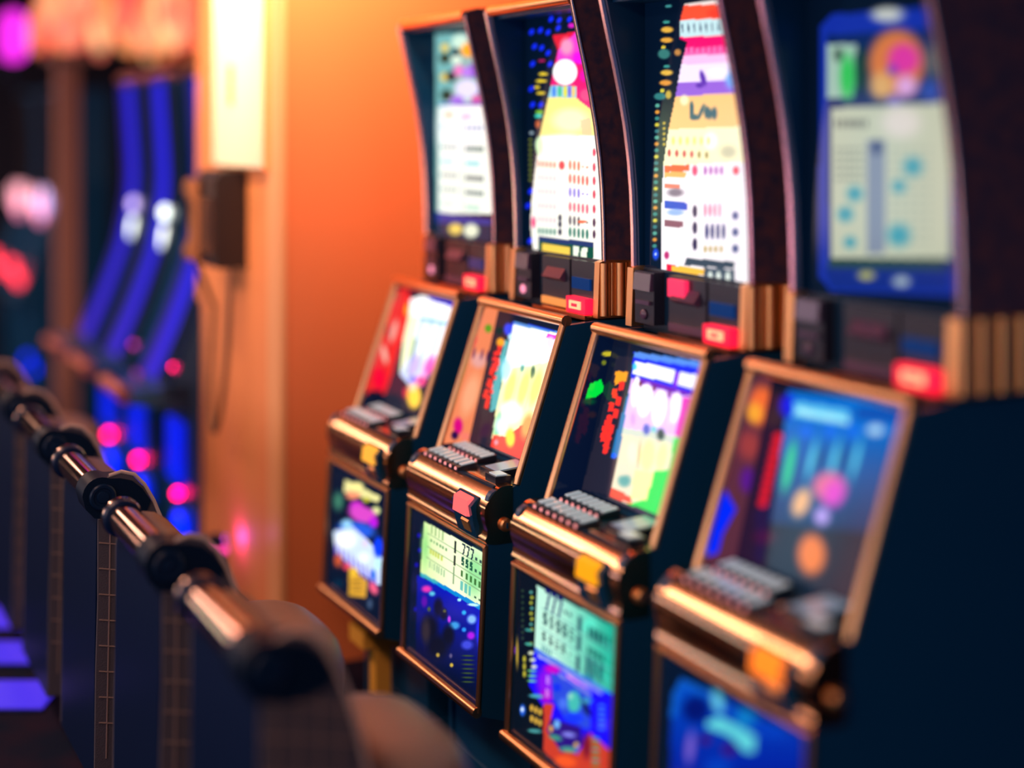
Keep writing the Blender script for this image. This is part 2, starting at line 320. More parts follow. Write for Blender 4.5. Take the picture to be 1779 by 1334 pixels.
# ---- reel screens
def reel1(A):
    A.crop(590, 490, 4.943)
    A.poly([(440, 60), (610, 130), (640, 230), (540, 520), (440, 900), (300, 1000), (180, 1000)], (246, 44, 36)); A.ell(585, 240, 30, 70, (255, 160, 30), .7)
    A.poly([(530, 480), (640, 560), (560, 1100), (330, 1060), (420, 880)], (34, 30, 40))
    A.poly([(625, 150), (700, 120), (960, 190), (1000, 400), (700, 900), (590, 870), (520, 790)], (196, 214, 250))
    A.grad([(610, 150), (700, 120), (980, 190), (950, 360), (600, 300)], (255, 255, 255), (246, 252, 255), (0, 1), 150, 350)
    A.poly([(760, 120), (990, 180), (960, 215), (760, 150)], (40, 50, 200)); A.poly([(690, 292), (940, 345), (930, 372), (684, 318)], (20, 160, 226)); A.ell(850, 340, 24, 16, (0, 120, 200), .6); A.ell(770, 322, 22, 12, (0, 150, 220), .6)
    A.poly([(596, 280), (690, 300), (600, 640), (520, 790), (550, 500)], (236, 244, 196)); A.poly([(640, 480), (672, 480), (600, 800), (570, 800)], (110, 150, 130))
    for xx, w in [(735, 34), (815, 34), (890, 28)]: A.ell(xx - 30, 520, w, 230, (246, 252, 255), .6, -.28)
    for xx in (768, 842): A.ell(xx - 30, 540, 12, 200, (150, 190, 226), .7, -.28)
    A.ell(640, 720, 60, 130, (190, 170, 250), .7, -.25); A.ell(625, 840, 34, 40, (70, 70, 240), .7); A.ell(770, 720, 60, 120, (250, 90, 180), .8, -.3); A.ell(700, 850, 60, 60, (250, 60, 130), .8)
    A.ell(570, 950, 30, 60, (220, 30, 60), .8); A.ell(640, 985, 72, 125, (255, 200, 60), .5); A.ell(625, 900, 50, 50, (255, 210, 170), .8)
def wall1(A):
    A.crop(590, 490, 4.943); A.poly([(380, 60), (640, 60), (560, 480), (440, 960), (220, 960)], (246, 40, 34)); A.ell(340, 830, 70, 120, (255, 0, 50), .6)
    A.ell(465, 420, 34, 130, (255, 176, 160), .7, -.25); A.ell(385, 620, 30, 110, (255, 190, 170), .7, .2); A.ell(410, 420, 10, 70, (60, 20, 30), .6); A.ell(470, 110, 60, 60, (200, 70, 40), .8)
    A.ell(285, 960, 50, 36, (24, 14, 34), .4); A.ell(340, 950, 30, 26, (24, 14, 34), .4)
def reel2(A):
    A.crop(700, 500, 3.335)
    A.poly([(470, 640), (520, 700), (520, 900), (430, 900)], (30, 26, 36))
    A.poly([(592, 300), (612, 310), (545, 700), (505, 720), (520, 560)], (70, 160, 164)); A.poly([(640, 190), (905, 255), (905, 330), (600, 260)], (24, 50, 200)); A.poly([(645, 196), (905, 256), (905, 280), (640, 218)], (80, 130, 200))
    A.poly([(640, 215), (880, 262), (960, 330), (800, 1030), (510, 915), (535, 740)], (246, 242, 176)); A.grad([(640, 215), (890, 266), (880, 420), (600, 470), (596, 420)], (255, 255, 255), (240, 252, 255), (0, 1), 210, 470)
    A.ell(610, 240, 30, 44, (30, 60, 230), .6); A.ell(622, 285, 16, 24, (180, 220, 250), .6); A.poly([(835, 262), (905, 276), (895, 300), (828, 290)], (244, 40, 190)); A.ell(855, 320, 34, 50, (250, 210, 240), .7); A.ell(810, 410, 34, 34, (255, 255, 255), .6)
    A.ell(600, 480, 40, 90, (170, 232, 250), .8); A.ell(692, 462, 16, 34, (50, 140, 130), .7, -.2); A.ell(752, 490, 18, 50, (24, 84, 54), .7, -.1); A.ell(720, 430, 70, 30, (220, 250, 250), .7)
    for xx in (620, 700, 770): A.ell(xx, 580, 36, 130, (250, 240, 110), .7, -.25)
    A.ell(660, 570, 10, 120, (220, 226, 150), .8, -.25); A.ell(735, 590, 10, 120, (226, 210, 140), .8, -.25); A.ell(625, 720, 80, 80, (255, 255, 250), .8); A.ell(550, 800, 24, 110, (80, 220, 140), .8, -.15); A.ell(570, 800, 50, 70, (206, 230, 226), .8)
    A.poly([(524, 850), (600, 862), (680, 800), (790, 740), (900, 420), (960, 420), (800, 1040), (508, 920)], (244, 44, 22)); A.ell(622, 870, 34, 66, (255, 206, 40), .6); A.ell(540, 895, 16, 20, (250, 130, 150), .7); A.ell(720, 800, 46, 100, (250, 150, 70), .8, -.2)
    A.ell(566, 316, 26, 30, (236, 150, 20), .4)
    pts = [(562, 345), (556, 375), (540, 380), (532, 410), (548, 418), (552, 438), (528, 446), (520, 470), (514, 490), (538, 470), (530, 520), (505, 540), (496, 560), (512, 570), (512, 600), (484, 600), (476, 625), (498, 635), (490, 660), (486, 684)]
    for x, y in pts: A.poly([(x - 9, y - 12), (x + 11, y - 9), (x + 7, y + 14), (x - 12, y + 11)], (255, 40, 24))
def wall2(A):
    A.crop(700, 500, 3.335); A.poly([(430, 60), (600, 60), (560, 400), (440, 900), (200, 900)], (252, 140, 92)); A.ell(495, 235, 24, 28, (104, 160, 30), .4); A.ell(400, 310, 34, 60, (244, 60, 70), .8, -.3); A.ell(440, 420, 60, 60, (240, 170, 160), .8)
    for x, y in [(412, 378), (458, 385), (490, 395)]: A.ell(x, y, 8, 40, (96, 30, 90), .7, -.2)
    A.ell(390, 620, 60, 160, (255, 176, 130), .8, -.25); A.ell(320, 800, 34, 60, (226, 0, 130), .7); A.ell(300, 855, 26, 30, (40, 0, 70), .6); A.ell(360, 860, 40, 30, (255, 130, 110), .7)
def reel3(A):
    A.crop(960, 570, 3.925); A.poly([(440, 190), (600, 200), (420, 1150), (200, 1100)], (30, 26, 38))
    A.poly([(428, 292), (512, 300), (500, 362), (424, 388)], (236, 150, 26)); A.poly([(540, 350), (566, 352), (444, 884), (394, 884), (440, 700)], (0, 104, 160)); A.ell(418, 870, 20, 24, (0, 90, 240), .5)
    for i, (x, y) in enumerate([(470, 395), (425, 445), (448, 500), (400, 540), (430, 585), (388, 625), (372, 660), (400, 690), (355, 700), (385, 735), (345, 745), (372, 790), (362, 825)]):
        A.poly([(x - 14, y - 34), (x + 18, y - 30), (x + 12, y + 30), (x - 20, y + 26)], (255, 44, 30))
    S = [(556, 160), (1060, 235), (1060, 300), (760, 1290), (388, 1150), (470, 760), (530, 380)]
    A.poly(S, (226, 208, 178)); Sm = A.inside(S); x, y = A.xy()
    def I(p, c, a=1.0): A.put(Sm * A.inside(p) * a, c)
    I([(500, 100), (1100, 200), (1100, 480), (500, 345)], (24, 34, 230)); I([(560, 160), (1060, 232), (1060, 280), (556, 200)], (80, 130, 214)); A.poly([(560, 222), (832, 286), (820, 374), (545, 312)], (244, 248, 255)); A.poly([(872, 298), (990, 322), (965, 414), (855, 386)], (236, 236, 255)); A.ell(560, 262, 20, 30, (60, 190, 240), .7)
    for i in range(9): A.ell(590 + i * 26, 276 + i * 6.5, 7, 14, (190, 190, 230), .7)
    A.poly([(836, 300), (866, 306), (850, 400), (826, 400)], (130, 10, 210))
    I([(530, 340), (960, 452), (900, 740), (480, 680)], (216, 176, 244)); I([(560, 335), (965, 440), (958, 475), (550, 368)], (100, 10, 170)); I([(890, 470), (1000, 480), (900, 780), (830, 730)], (214, 50, 170))
    for cx, cy, rx, ry in [(630, 490, 58, 130), (728, 545, 54, 140), (838, 540, 40, 120), (566, 430, 30, 120)]: A.ell(cx, cy, rx, ry, (255, 252, 255), .35, -.12)
    A.ell(548, 620, 26, 60, (200, 150, 250), .8); A.ell(800, 600, 18, 90, (206, 196, 226), .8, -.15); A.ell(600, 380, 16, 24, (110, 30, 60), .6); A.ell(692, 410, 16, 26, (110, 30, 90), .6); A.ell(796, 450, 16, 34, (110, 20, 120), .6)
    I([(480, 680), (900, 745), (880, 800), (470, 720)], (170, 196, 190), .6); A.ell(640, 690, 30, 46, (64, 84, 180), .6); A.ell(738, 725, 34, 50, (12, 60, 50), .6); A.ell(690, 690, 26, 30, (90, 190, 190), .8)
    A.ell(650, 870, 56, 130, (250, 244, 150), .5, -.1); A.ell(745, 880, 46, 120, (226, 244, 150), .6, -.15); A.ell(545, 850, 44, 100, (240, 224, 190), .7); A.ell(590, 860, 12, 120, (226, 170, 120), .8, -.1); A.ell(490, 1040, 60, 60, (70, 150, 146), .8); A.ell(480, 960, 60, 60, (220, 206, 180), .9)
    I([(830, 750), (1060, 700), (760, 1300), (500, 1200), (640, 1165), (690, 975), (790, 965)], (2, 206, 62)); A.poly([(560, 966), (690, 985), (640, 1172), (530, 1165)], (250, 242, 150)); I([(380, 1078), (540, 1150), (536, 1196), (380, 1150)], (244, 62, 30))
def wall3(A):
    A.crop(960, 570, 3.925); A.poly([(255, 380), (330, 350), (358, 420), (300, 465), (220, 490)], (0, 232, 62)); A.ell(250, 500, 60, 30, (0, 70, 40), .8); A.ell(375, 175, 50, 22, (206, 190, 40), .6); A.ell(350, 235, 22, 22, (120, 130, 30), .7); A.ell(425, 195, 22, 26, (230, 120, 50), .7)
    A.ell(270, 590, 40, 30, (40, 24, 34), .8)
def reel4(A):
    A.crop(1200, 630, 3.334); A.poly([(400, 160), (540, 200), (420, 1200), (250, 1200)], (40, 16, 40))
    S = [(560, 160), (1400, 260), (1250, 1000), (460, 930), (540, 400)]
    A.grad(S, (0, 110, 210), (0, 40, 84), (0, 1), 350, 1000); A.ell(560, 250, 60, 90, (6, 20, 230), .8); A.poly([(600, 225), (920, 280), (910, 362), (590, 310)], (96, 206, 250)); A.poly([(620, 262), (910, 325), (910, 352), (610, 296)], (170, 240, 255)); A.ell(1070, 390, 66, 40, (190, 226, 250), .8); A.poly([(960, 260), (1300, 290), (1250, 350), (950, 320)], (10, 70, 170))
    for xx in (670, 810, 940): A.ell(xx, 400, 60, 50, (10, 110, 240), .8)
    for xx in (720, 850, 975): A.ell(xx - 20, 560, 24, 170, (90, 210, 240), .9, -.25)
    for xx in (780, 910): A.ell(xx - 30, 560, 26, 100, (0, 70, 130), .9, -.2)
    A.ell(570, 600, 36, 200, (20, 210, 150), .7, -.2); A.ell(800, 720, 120, 110, (240, 110, 150), .6); A.ell(830, 760, 84, 110, (236, 64, 206), .8, -.15); A.ell(640, 810, 66, 110, (255, 190, 130), .7, -.25); A.ell(760, 890, 56, 70, (206, 170, 255), .8); A.ell(700, 1110, 100, 150, (255, 130, 40), .6)
    A.ell(430, 1010, 90, 60, (70, 10, 40), .8)
    for i in range(9): A.ell(505 - i * 11, 430 + i * 48, 34, 30, (236, 20, 36), .5)
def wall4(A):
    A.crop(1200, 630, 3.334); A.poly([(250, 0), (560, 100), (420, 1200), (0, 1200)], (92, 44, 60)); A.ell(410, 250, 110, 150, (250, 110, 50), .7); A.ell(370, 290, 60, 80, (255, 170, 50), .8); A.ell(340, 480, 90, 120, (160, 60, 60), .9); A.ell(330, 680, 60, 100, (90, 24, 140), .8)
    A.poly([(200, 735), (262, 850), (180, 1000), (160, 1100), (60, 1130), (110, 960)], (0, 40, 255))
# ---- belly glass
def low1(A):
    A.crop(550, 820, 4.76)
    A.ell(180, 240, 60, 110, (60, 120, 96), .9); A.poly([(235, 60), (530, 205), (505, 250), (225, 165)], (232, 224, 150)); A.ell(300, 190, 80, 50, (255, 150, 110), .8); A.ell(410, 230, 40, 26, (190, 180, 40), .7); A.ell(490, 320, 50, 46, (222, 226, 150), .7); A.ell(330, 120, 80, 50, (255, 240, 150), .7)
    A.ell(330, 280, 70, 50, (206, 40, 206), .6); A.ell(380, 350, 130, 90, (214, 70, 196), .5, .5); A.ell(470, 420, 50, 60, (190, 20, 220), .7)
    A.ell(330, 480, 190, 90, (30, 90, 220), .6, .5); A.poly([(140, 490), (300, 455), (420, 560), (540, 700), (525, 940), (300, 790), (155, 650)], (206, 226, 255)); A.ell(240, 560, 110, 90, (255, 255, 255), .7); A.ell(390, 710, 60, 60, (240, 255, 255), .7); A.ell(250, 430, 60, 50, (150, 210, 250), .7)
    for i in range(9): A.ell(165 + i * 40, 660 + i * 30, 12, 90, (120, 80, 226), .7)
    A.ell(510, 620, 50, 110, (0, 60, 250), .6); A.ell(400, 590, 30, 40, (226, 206, 250), .7); A.ell(470, 850, 24, 60, (40, 120, 220), .7); A.ell(505, 760, 30, 60, (190, 250, 250), .8)
    A.ell(180, 730, 40, 70, (206, 84, 40), .7); A.ell(250, 780, 40, 40, (240, 70, 90), .7); A.poly([(270, 790), (330, 790), (350, 850), (420, 900), (405, 1040), (265, 1020)], (212, 156, 40)); A.ell(305, 830, 36, 50, (240, 190, 50), .6)
    for j in range(3): A.ell(330, 900 + j * 40, 60, 8, (120, 80, 30), .6, 0, .7)
    A.ell(470, 960, 46, 70, (236, 90, 120), .7, .3); A.ell(440, 1090, 30, 60, (60, 80, 110), .9); A.ell(180, 920, 60, 50, (0, 36, 60), .9)
def low2(A):
    A.crop(690, 880, 3.705)
    for x, y in [(140, 185), (145, 280), (125, 375), (140, 470), (150, 580), (120, 660)]: A.ell(x, y, 16, 20, (20, 10, 170), .8)
    A.grad([(130, 440), (560, 660), (540, 1300), (110, 1300)], (6, 20, 190), (4, 10, 40), (-.6, 1), 300, 900)
    A.grad([(175, 95), (560, 300), (540, 640), (150, 420)], (214, 240, 160), (244, 252, 206), (1, 0), 160, 330); A.ell(500, 440, 90, 200, (150, 222, 150), .9); A.ell(180, 260, 40, 180, (150, 220, 130), .9, 0, .7)
    for z in (.700, .665, .635): A.rect(.13, .50, z - .0012, z + .0012, (120, 150, 110), .8)
    for i in range(3): A.seven(.355 + i * .026, .713, .02, .03, (20, 40, 60))
    A.marks(.438, .49, 2, .708, .008, (30, 50, 60), .5)
    A.marks(.15, .25, 4, .716, .026, (150, 180, 120), .5, .8)
    for i in range(3): A.dollar(.355 + i * .026, .683, .017, .02, (20, 80, 60))
    A.marks(.438, .49, 2, .68, .008, (30, 70, 60), .5); A.marks(.15, .27, 6, .687, .010, (90, 140, 90), .6, .8); A.marks(.355, .49, 5, .651, .018, (50, 100, 40), .5); A.marks(.15, .24, 5, .657, .014, (190, 200, 70), .7, .9); A.marks(.15, .26, 7, .622, .018, (130, 170, 130), .5, .8); A.marks(.355, .43, 3, .62, .026, (90, 180, 170), .6); A.marks(.44, .49, 2, .614, .006, (40, 80, 60), .5)
    A.rect(.306, .318, .69, .722, (24, 30, 30)); A.rect(.306, .318, .66, .685, (40, 44, 34)); A.rect(.308, .316, .61, .655, (120, 150, 110))
    A.poly([(150, 420), (545, 640), (540, 668), (150, 446)], (0, 130, 206)); A.poly([(150, 420), (260, 480), (260, 500), (150, 446)], (60, 170, 180)); A.ell(400, 600, 16, 12, (160, 240, 250), .6); A.ell(490, 632, 44, 12, (190, 240, 240), .6, 1.2)
    for x, y, rx, ry, c in [(190, 530, 44, 30, (226, 50, 170)), (225, 560, 26, 20, (90, 190, 220)), (175, 610, 26, 50, (90, 10, 160)), (430, 682, 20, 20, (40, 170, 230)), (480, 725, 40, 40, (130, 180, 250)), (370, 765, 44, 34, (60, 150, 220)), (335, 725, 14, 30, (190, 60, 220)), (430, 792, 20, 20, (40, 140, 230)), (475, 830, 34, 34, (170, 20, 220)), (450, 890, 50, 40, (60, 70, 210)), (530, 800, 30, 120, (40, 40, 240))]: A.ell(x, y, rx, ry, c, .8)
    for x, y, rx, ry in [(265, 650, 40, 80), (330, 830, 50, 90), (210, 780, 70, 120), (260, 900, 90, 100), (300, 690, 30, 50)]: A.ell(x, y, rx, ry, (10, 10, 28), .8)
    A.ell(185, 800, 40, 110, (46, 36, 44), .9); A.ell(305, 672, 14, 14, (90, 90, 30), .8); A.ell(205, 660, 14, 20, (80, 90, 40), .8); A.ell(262, 955, 15, 17, (180, 150, 60), .7); A.ell(350, 1020, 15, 17, (200, 170, 60), .7); A.ell(345, 960, 14, 20, (90, 80, 120), .8)
    for j in range(7): A.ell(455, 960 + j * 28, 50, 7, (54, 74, 34), .8, 1.5)
def low3(A):
    A.crop(880, 990, 3.879); A.poly([(0, 0), (330, 0), (250, 1400), (0, 1400)], (4, 10, 20))
    A.grad([(205, 105), (760, 400), (740, 860), (190, 520)], (186, 236, 214), (24, 168, 140), (1, 0), 330, 720); A.ell(560, 380, 60, 80, (90, 226, 196), .9)
    N = (22, 14, 96); G = (14, 66, 74)
    for i in range(3): A.seven(.160 + i * .030, .712, .026, .046, N)
    A.marks(.255, .30, 2, .708, .007, (30, 60, 70), .5)
    for i in range(5): A.dollar(.155 + i * .032, .667, .02, .026, G); A.dollar(.155 + i * .032, .626, .018, .018, (20, 50, 60)) if i < 4 else None
    A.marks(.285, .30, 1, .622, .006, (30, 60, 70), .6); A.marks(.155, .205, 4, .598, .012, (60, 130, 140), .6); A.marks(.225, .30, 6, .583, .024, (110, 120, 200), .6); A.rect(.155, .22, .57, .588, (226, 246, 232))
    for z, h in [(.700, .036), (.660, .034), (.615, .036), (.577, .028)]: A.marks(.318, .345, 1, z, h, (16, 34, 70), .75)
    for i in range(5): A.rect(.365 + i * .021, .379 + i * .021, .682, .71, (20, 84, 84)); A.rect(.365 + i * .021, .379 + i * .021, .652, .665, (20, 90, 86)) if i < 4 else None
    for i in range(3): A.rect(.362 + i * .028, .378 + i * .028, .605, .645, (14, 54, 84))
    A.rect(.36, .40, .588, .606, (30, 130, 150))
    for z in (.69, .672, .645, .62, .6, .582): A.rect(.43, .50, z, z + .003, (70, 200, 180))
    for z in (.686, .642, .606): A.rect(.145, .50, z - .001, z + .001, (90, 150, 150), .7)
    A.poly([(190, 520), (740, 850), (740, 1400), (520, 1400), (300, 1000), (150, 780)], (24, 4, 240)); A.poly([(190, 520), (660, 800), (655, 830), (190, 550)], (70, 110, 220)); A.poly([(210, 562), (640, 820), (640, 840), (210, 585)], (150, 150, 230))
    A.ell(270, 760, 90, 150, (130, 10, 226), .8); A.ell(310, 670, 70, 40, (196, 0, 190), .8, .5); A.ell(270, 850, 60, 60, (170, 0, 200), .8); A.poly([(300, 690), (560, 840), (560, 1080), (400, 1010), (310, 860)], (40, 70, 210)); A.poly([(350, 690), (570, 830), (570, 850), (350, 712)], (120, 130, 220)); A.poly([(410, 705), (540, 790), (540, 800), (405, 720)], (226, 120, 226))
    A.ell(340, 790, 40, 36, (0, 40, 230), .7); A.ell(455, 890, 54, 90, (64, 180, 170), .5); A.ell(430, 850, 24, 30, (140, 210, 190), .8); A.poly([(490, 850), (540, 900), (580, 990), (530, 970)], (8, 10, 36)); A.ell(540, 880, 50, 24, (60, 150, 190), .8); A.ell(380, 900, 40, 50, (70, 110, 230), .8); A.ell(450, 1000, 90, 50, (20, 50, 250), .8)
    for y in (680, 745): A.marks(.186, .207, 3, .535 if y == 680 else .505, .018, (226, 160, 250), .6)
    A.poly([(250, 900), (320, 900), (300, 1000), (370, 1200), (480, 1240), (560, 1100), (740, 1250), (740, 1450), (500, 1450), (250, 1220)], (196, 56, 34)); A.ell(400, 1290, 90, 50, (236, 84, 30), .7, .5); A.ell(540, 1190, 40, 110, (120, 16, 40), .8)
    A.poly([(300, 1000), (500, 1060), (510, 1180), (370, 1230), (270, 1080)], (40, 10, 120)); A.ell(340, 1040, 26, 40, (110, 180, 240), .7); A.ell(420, 1110, 60, 24, (130, 130, 230), .8, 1); A.ell(420, 1210, 80, 26, (70, 150, 130), .7, 1); A.ell(330, 1130, 50, 30, (60, 140, 120), .7, 1); A.ell(470, 1180, 20, 24, (220, 180, 60), .7); A.ell(300, 1070, 18, 30, (220, 160, 60), .7)
    for j in range(5): A.ell(640, 920 + j * 36, 30, 14, (60, 130, 240), .8, .4)
    for j in range(6): A.ell(600, 1140 + j * 36, 36, 14, (90, 130, 60) if j % 2 else (60, 150, 140), .8, .4)
    for j in range(9): A.ell(165 + (j % 2) * 6, 150 + j * 36 + (60 if j > 7 else 0), 13, 12, (190, 196, 60) if j % 3 else (90, 170, 160), .6); A.ell(108, 140 + j * 40, 12, 13, (36, 56, 40), .6)
    A.ell(150, 405, 32, 12, (60, 150, 140), .6, 1); A.ell(150, 500, 32, 12, (70, 170, 150), .6, 1)
    for j in range(3): A.ell(165 + j * 10, 560 + j * 46, 26, 16, (210, 220, 190), .7); A.ell(120, 600 + j * 50, 12, 30, (190, 180, 50), .7); A.ell(170, 680 + j * 34, 40, 9, (110, 200, 130), .7, 1)
    A.ell(72, 560, 10, 140, (180, 150, 50), .8); A.ell(54, 540, 6, 40, (170, 60, 230), .8); A.ell(200, 850, 60, 16, (70, 160, 180), .6, 1.2); A.ell(190, 1085, 56, 16, (70, 150, 150), .6, 1.2)
    A.ell(108, 945, 24, 50, (30, 90, 210), .6); A.ell(106, 940, 12, 20, (220, 240, 255), .6)
    for j in range(2):
        for i in range(3): A.ell(170 + i * 28, 930 + i * 14 + j * 72, 13, 28, (220, 172, 60), .5)
def low4(A):
    A.crop(1130, 980, 3.77); A.grad([(200, 745), (1000, 1120), (980, 1800), (120, 1800), (140, 860)], (0, 70, 190), (0, 16, 150), (0, 1), 850, 1500)
    A.poly([(200, 745), (460, 870), (450, 900), (200, 800), (170, 1000), (130, 1000), (145, 850)], (10, 90, 200)); A.ell(300, 950, 110, 110, (0, 14, 110), .6); A.ell(440, 900, 50, 110, (100, 200, 226), .8, .2); A.poly([(370, 1030), (460, 1000), (690, 1130), (680, 1230), (620, 1230), (520, 1120), (370, 1070)], (96, 214, 222)); A.ell(620, 1010, 90, 90, (10, 130, 200), .9); A.ell(800, 1090, 150, 70, (0, 60, 190), .8, .5)
    A.ell(260, 1200, 40, 150, (116, 90, 200), .8, -.1); A.ell(360, 1150, 50, 40, (60, 0, 110), .7); A.ell(515, 1215, 60, 50, (60, 0, 110), .7); A.ell(440, 1330, 130, 90, (0, 60, 190), .9)

# ------------------------------------------------------------------ the setting
M_WALL = mat('orange_wall_paint', (0.86, 0.225, 0.075), 0.8, bump=0.15, bscale=220)
M_RET = mat('ochre_wall_paint', (0.84, 0.29, 0.10), 0.75, bump=0.12, bscale=220)
M_FAR = mat('dark_plum_wall', (0.020, 0.020, 0.045), 0.8)
M_FLOOR = mat('dark_carpet', (0.003, 0.007, 0.022), 0.9, noise=(0.014, 0.007, 0.020), bscale=7, bump=0.3, spec=0.08)
def struct(name, me, m): return tag(obj(name, me, m), kind='structure')
struct('floor', box('floor', -16, 3.0, -4.0, 5.0, -0.10, 0.0, 0), M_FLOOR)
# wall at the end of the machine row with a short return that runs on past the machines
WX = -4.95
struct('wall_end', box('wall_end', WX - 0.14, WX, 1.58, 5.0, 0.0, 3.2, 0.004), M_WALL)
struct('wall_return', box('wall_return', -6.04, WX - 0.14, 1.58, 1.72, 0.0, 3.2, 0.004), M_RET)
struct('trim_1', box('trim_1', WX - 0.14, WX + 0.006, 1.572, 1.592, 0.0, 3.2, 0.003), mat('pale_corner_bead', (0.90, 0.42, 0.18), 0.5))
struct('ceiling', box('ceiling', -16, 3.0, -4.0, 5.0, 3.2, 3.3, 0), mat('umber_ceiling', (0.10, 0.05, 0.035), 0.8))
struct('wall_back', box('wall_back', -15.6, -15.5, -4.0, 5.0, 0.0, 4.0, 0), M_FAR)
struct('wall_rear', box('wall_rear', -16, 3.0, 4.9, 5.0, 0.0, 4.0, 0), M_FAR)

# ------------------------------------------------------------------ slot machines of the row
W = 0.508; S = 0.66; X0 = -4.006; Y0 = 1.866
def arc_pts(c, r, a0, a1, n): return [(c[0] + r * math.cos(math.radians(a0 + (a1 - a0) * i / n)), c[1] + r * math.sin(math.radians(a0 + (a1 - a0) * i / n))) for i in range(n + 1)]
TOPCURVE = [(0.020, 2.128), (0.031, 2.080), (0.045, 2.020), (0.061, 1.955), (0.078, 1.880), (0.093, 1.800), (0.104, 1.720), (0.111, 1.640), (0.115, 1.550), (0.117, 1.450)]
LOWSIDE = [(-0.10, 0.0), (-0.10, 0.29), (-0.236, 0.335), (-0.217, 0.745)] + arc_pts((-0.187, 0.862), 0.032, 180, 90, 5) + [(-0.128, 0.897), (0.004, 1.292), (0.10, 1.300), (0.52, 1.300), (0.52, 0.0)]
CORE = [(-0.09, 0.0), (-0.09, 0.29), (-0.205, 0.335), (-0.190, 0.745), (-0.190, 0.885), (-0.046, 0.897), (0.050, 1.288), (0.50, 1.288), (0.50, 0.0)]
def frame_tri(m):  # how far the reel screen sits behind the frame
    return None
def machine(i, label, arts, lampcol, lampstr, extra=None, tstr=1.2, rstr=1.45, lstr=1.2):
    ox = X0 + (i - 2) * S; R = empty('slot_machine', (ox, Y0, 0)); tag(R, label, 'slot machine', 'slot machines in the lit row')
    O = (ox, Y0, 0)
    obj('cabinet', once('cab', lambda: prism('cabinet', CORE, 0.021, W - 0.021)), M_BODY, R)
    for u0, u1 in ((0.0, 0.02), (W - 0.02, W)):
        sp = obj('side_panel', once(('sp', u0), lambda: prism('side_panel', LOWSIDE, u0, u1, 0.002, 1)), M_BODY, R)
    # lock on the near side of the cabinet
    kn = obj('side_lock', once('lock', lambda: lathe('side_lock', [(0.017, 0), (0.017, 0.010), (0.013, 0.014), (0.006, 0.015)], 18, 'x', (W, -0.172, 0.806))), M_BRKT, R)
    obj('key_slot', once('slot', lambda: box('key_slot', W + 0.0145, W + 0.0165, -0.1745, -0.1695, 0.799, 0.813, 0)), M_BLACK, kn)
    # reel screen with its number strip, deep inside the frame
    f = lambda s, t: (0.021 + s * (W - 0.042), 0.046 - 0.094 * (1 - t), 0.915 + t * 0.372)
    obj('reel_screen', sheet('reel_screen', 90, 130, f, O, arts[1], (10, 14, 30), lambda s, t: (0.021 + s * .466, .915 + t * .372)), art_mat('reel_print_%s' % rstr, rstr), R)
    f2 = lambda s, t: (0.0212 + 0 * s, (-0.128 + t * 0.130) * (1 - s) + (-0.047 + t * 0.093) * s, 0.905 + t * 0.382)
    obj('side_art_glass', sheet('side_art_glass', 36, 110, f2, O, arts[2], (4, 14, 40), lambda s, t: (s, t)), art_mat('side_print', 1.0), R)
    # bronze frame around the screen
    fr = obj('screen_frame', once('sf', lambda: tube('screen_frame', [(0.0, 0.004, 1.304), (W, 0.004, 1.304)], 0.0150, 14)), M_GOLD, R); fr['label'] = 'bronze top rail of the screen frame'
    for u in (0.010, W - 0.010):
        def rail(u=u):
            bm = bmesh.new(); a_tube(bm, [(u, 0.004, 1.304), (u, -0.133, 0.900)], 0.0105, 12); return fin(bm, 'frame_rail')
        obj('frame_rail', once(('fr', u), rail), M_GOLD, R)
    # key deck
    obj('key_deck', once('deck', lambda: box('key_deck', 0.02, W - 0.02, -0.195, -0.05, 0.886, 0.899, 0.003)), M_DECK, R)
    for (n, u0, u1, v, zt) in ((7, 0.060, 0.295, -0.172, 0.910), (7, 0.045, 0.245, -0.092, 0.914)):
        st = (u1 - u0) / n
        for k in range(n):
            w = st * 0.82
            b = obj('key', once(('key', n, round(st, 4)), lambda: prism('key', [(-0.030, 0.0), (-0.030, 0.010), (0.026, 0.018), (0.028, 0.0)], 0, w, 0.0025, 2)), M_KEYBASE, R)
            b.location = (u0 + k * st, v, zt - 0.013)
            c = obj('key_cap', once(('cap', round(st, 4)), lambda: prism('key_cap', [(-0.016, 0.0135), (-0.016, 0.0165), (0.021, 0.0215), (0.022, 0.018)], w * 0.16, w * 0.84, 0.0012, 1)), M_KEY, b)
            l = obj('key_lamp', once(('kl', round(st, 4)), lambda: ellipsoid('key_lamp', (w * 0.5, -0.030, 0.006), (0.0055, 0.004, 0.0045), 10)), M_KLAMP, b)
    b = obj('wide_key', once('wk', lambda: prism('wide_key', [(-0.055, 0), (-0.055, 0.016), (0.050, 0.026), (0.052, 0)], -0.045, 0.045, 0.004, 2)), M_KEYBASE, R); b.location = (0.372, -0.100, 0.898)
    obj('key_cap', once('wkc', lambda: prism('key_cap', [(-0.045, 0.0145), (-0.045, 0.0185), (0.044, 0.027), (0.044, 0.022)], -0.036, 0.036, 0.002, 1)), mat('slate_key_cap', (0.30, 0.45, 0.60), 0.3, coat=0.5, emit=(0.16, 0.27, 0.40), strength=0.4), b)
    b = obj('small_key', once('sk', lambda: box('small_key', -0.03, 0.03, -0.022, 0.022, 0, 0.02, 0.004)), M_KEYBASE, R); b.location = (0.446, -0.160, 0.898)
    obj('key_cap', once('skc', lambda: box('key_cap', -0.022, 0.022, -0.015, 0.015, 0.018, 0.023, 0.002)), M_KEY, b)
    obj('deck_light', once('dl', lambda: box('deck_light', 0.292, 0.322, -0.135, -0.105, 0.897, 0.903, 0.002)), mat('deck_light', (0.5, 0.2, 0.1), 0.4, emit=(1.0, 0.36, 0.2), strength=0.8), R)
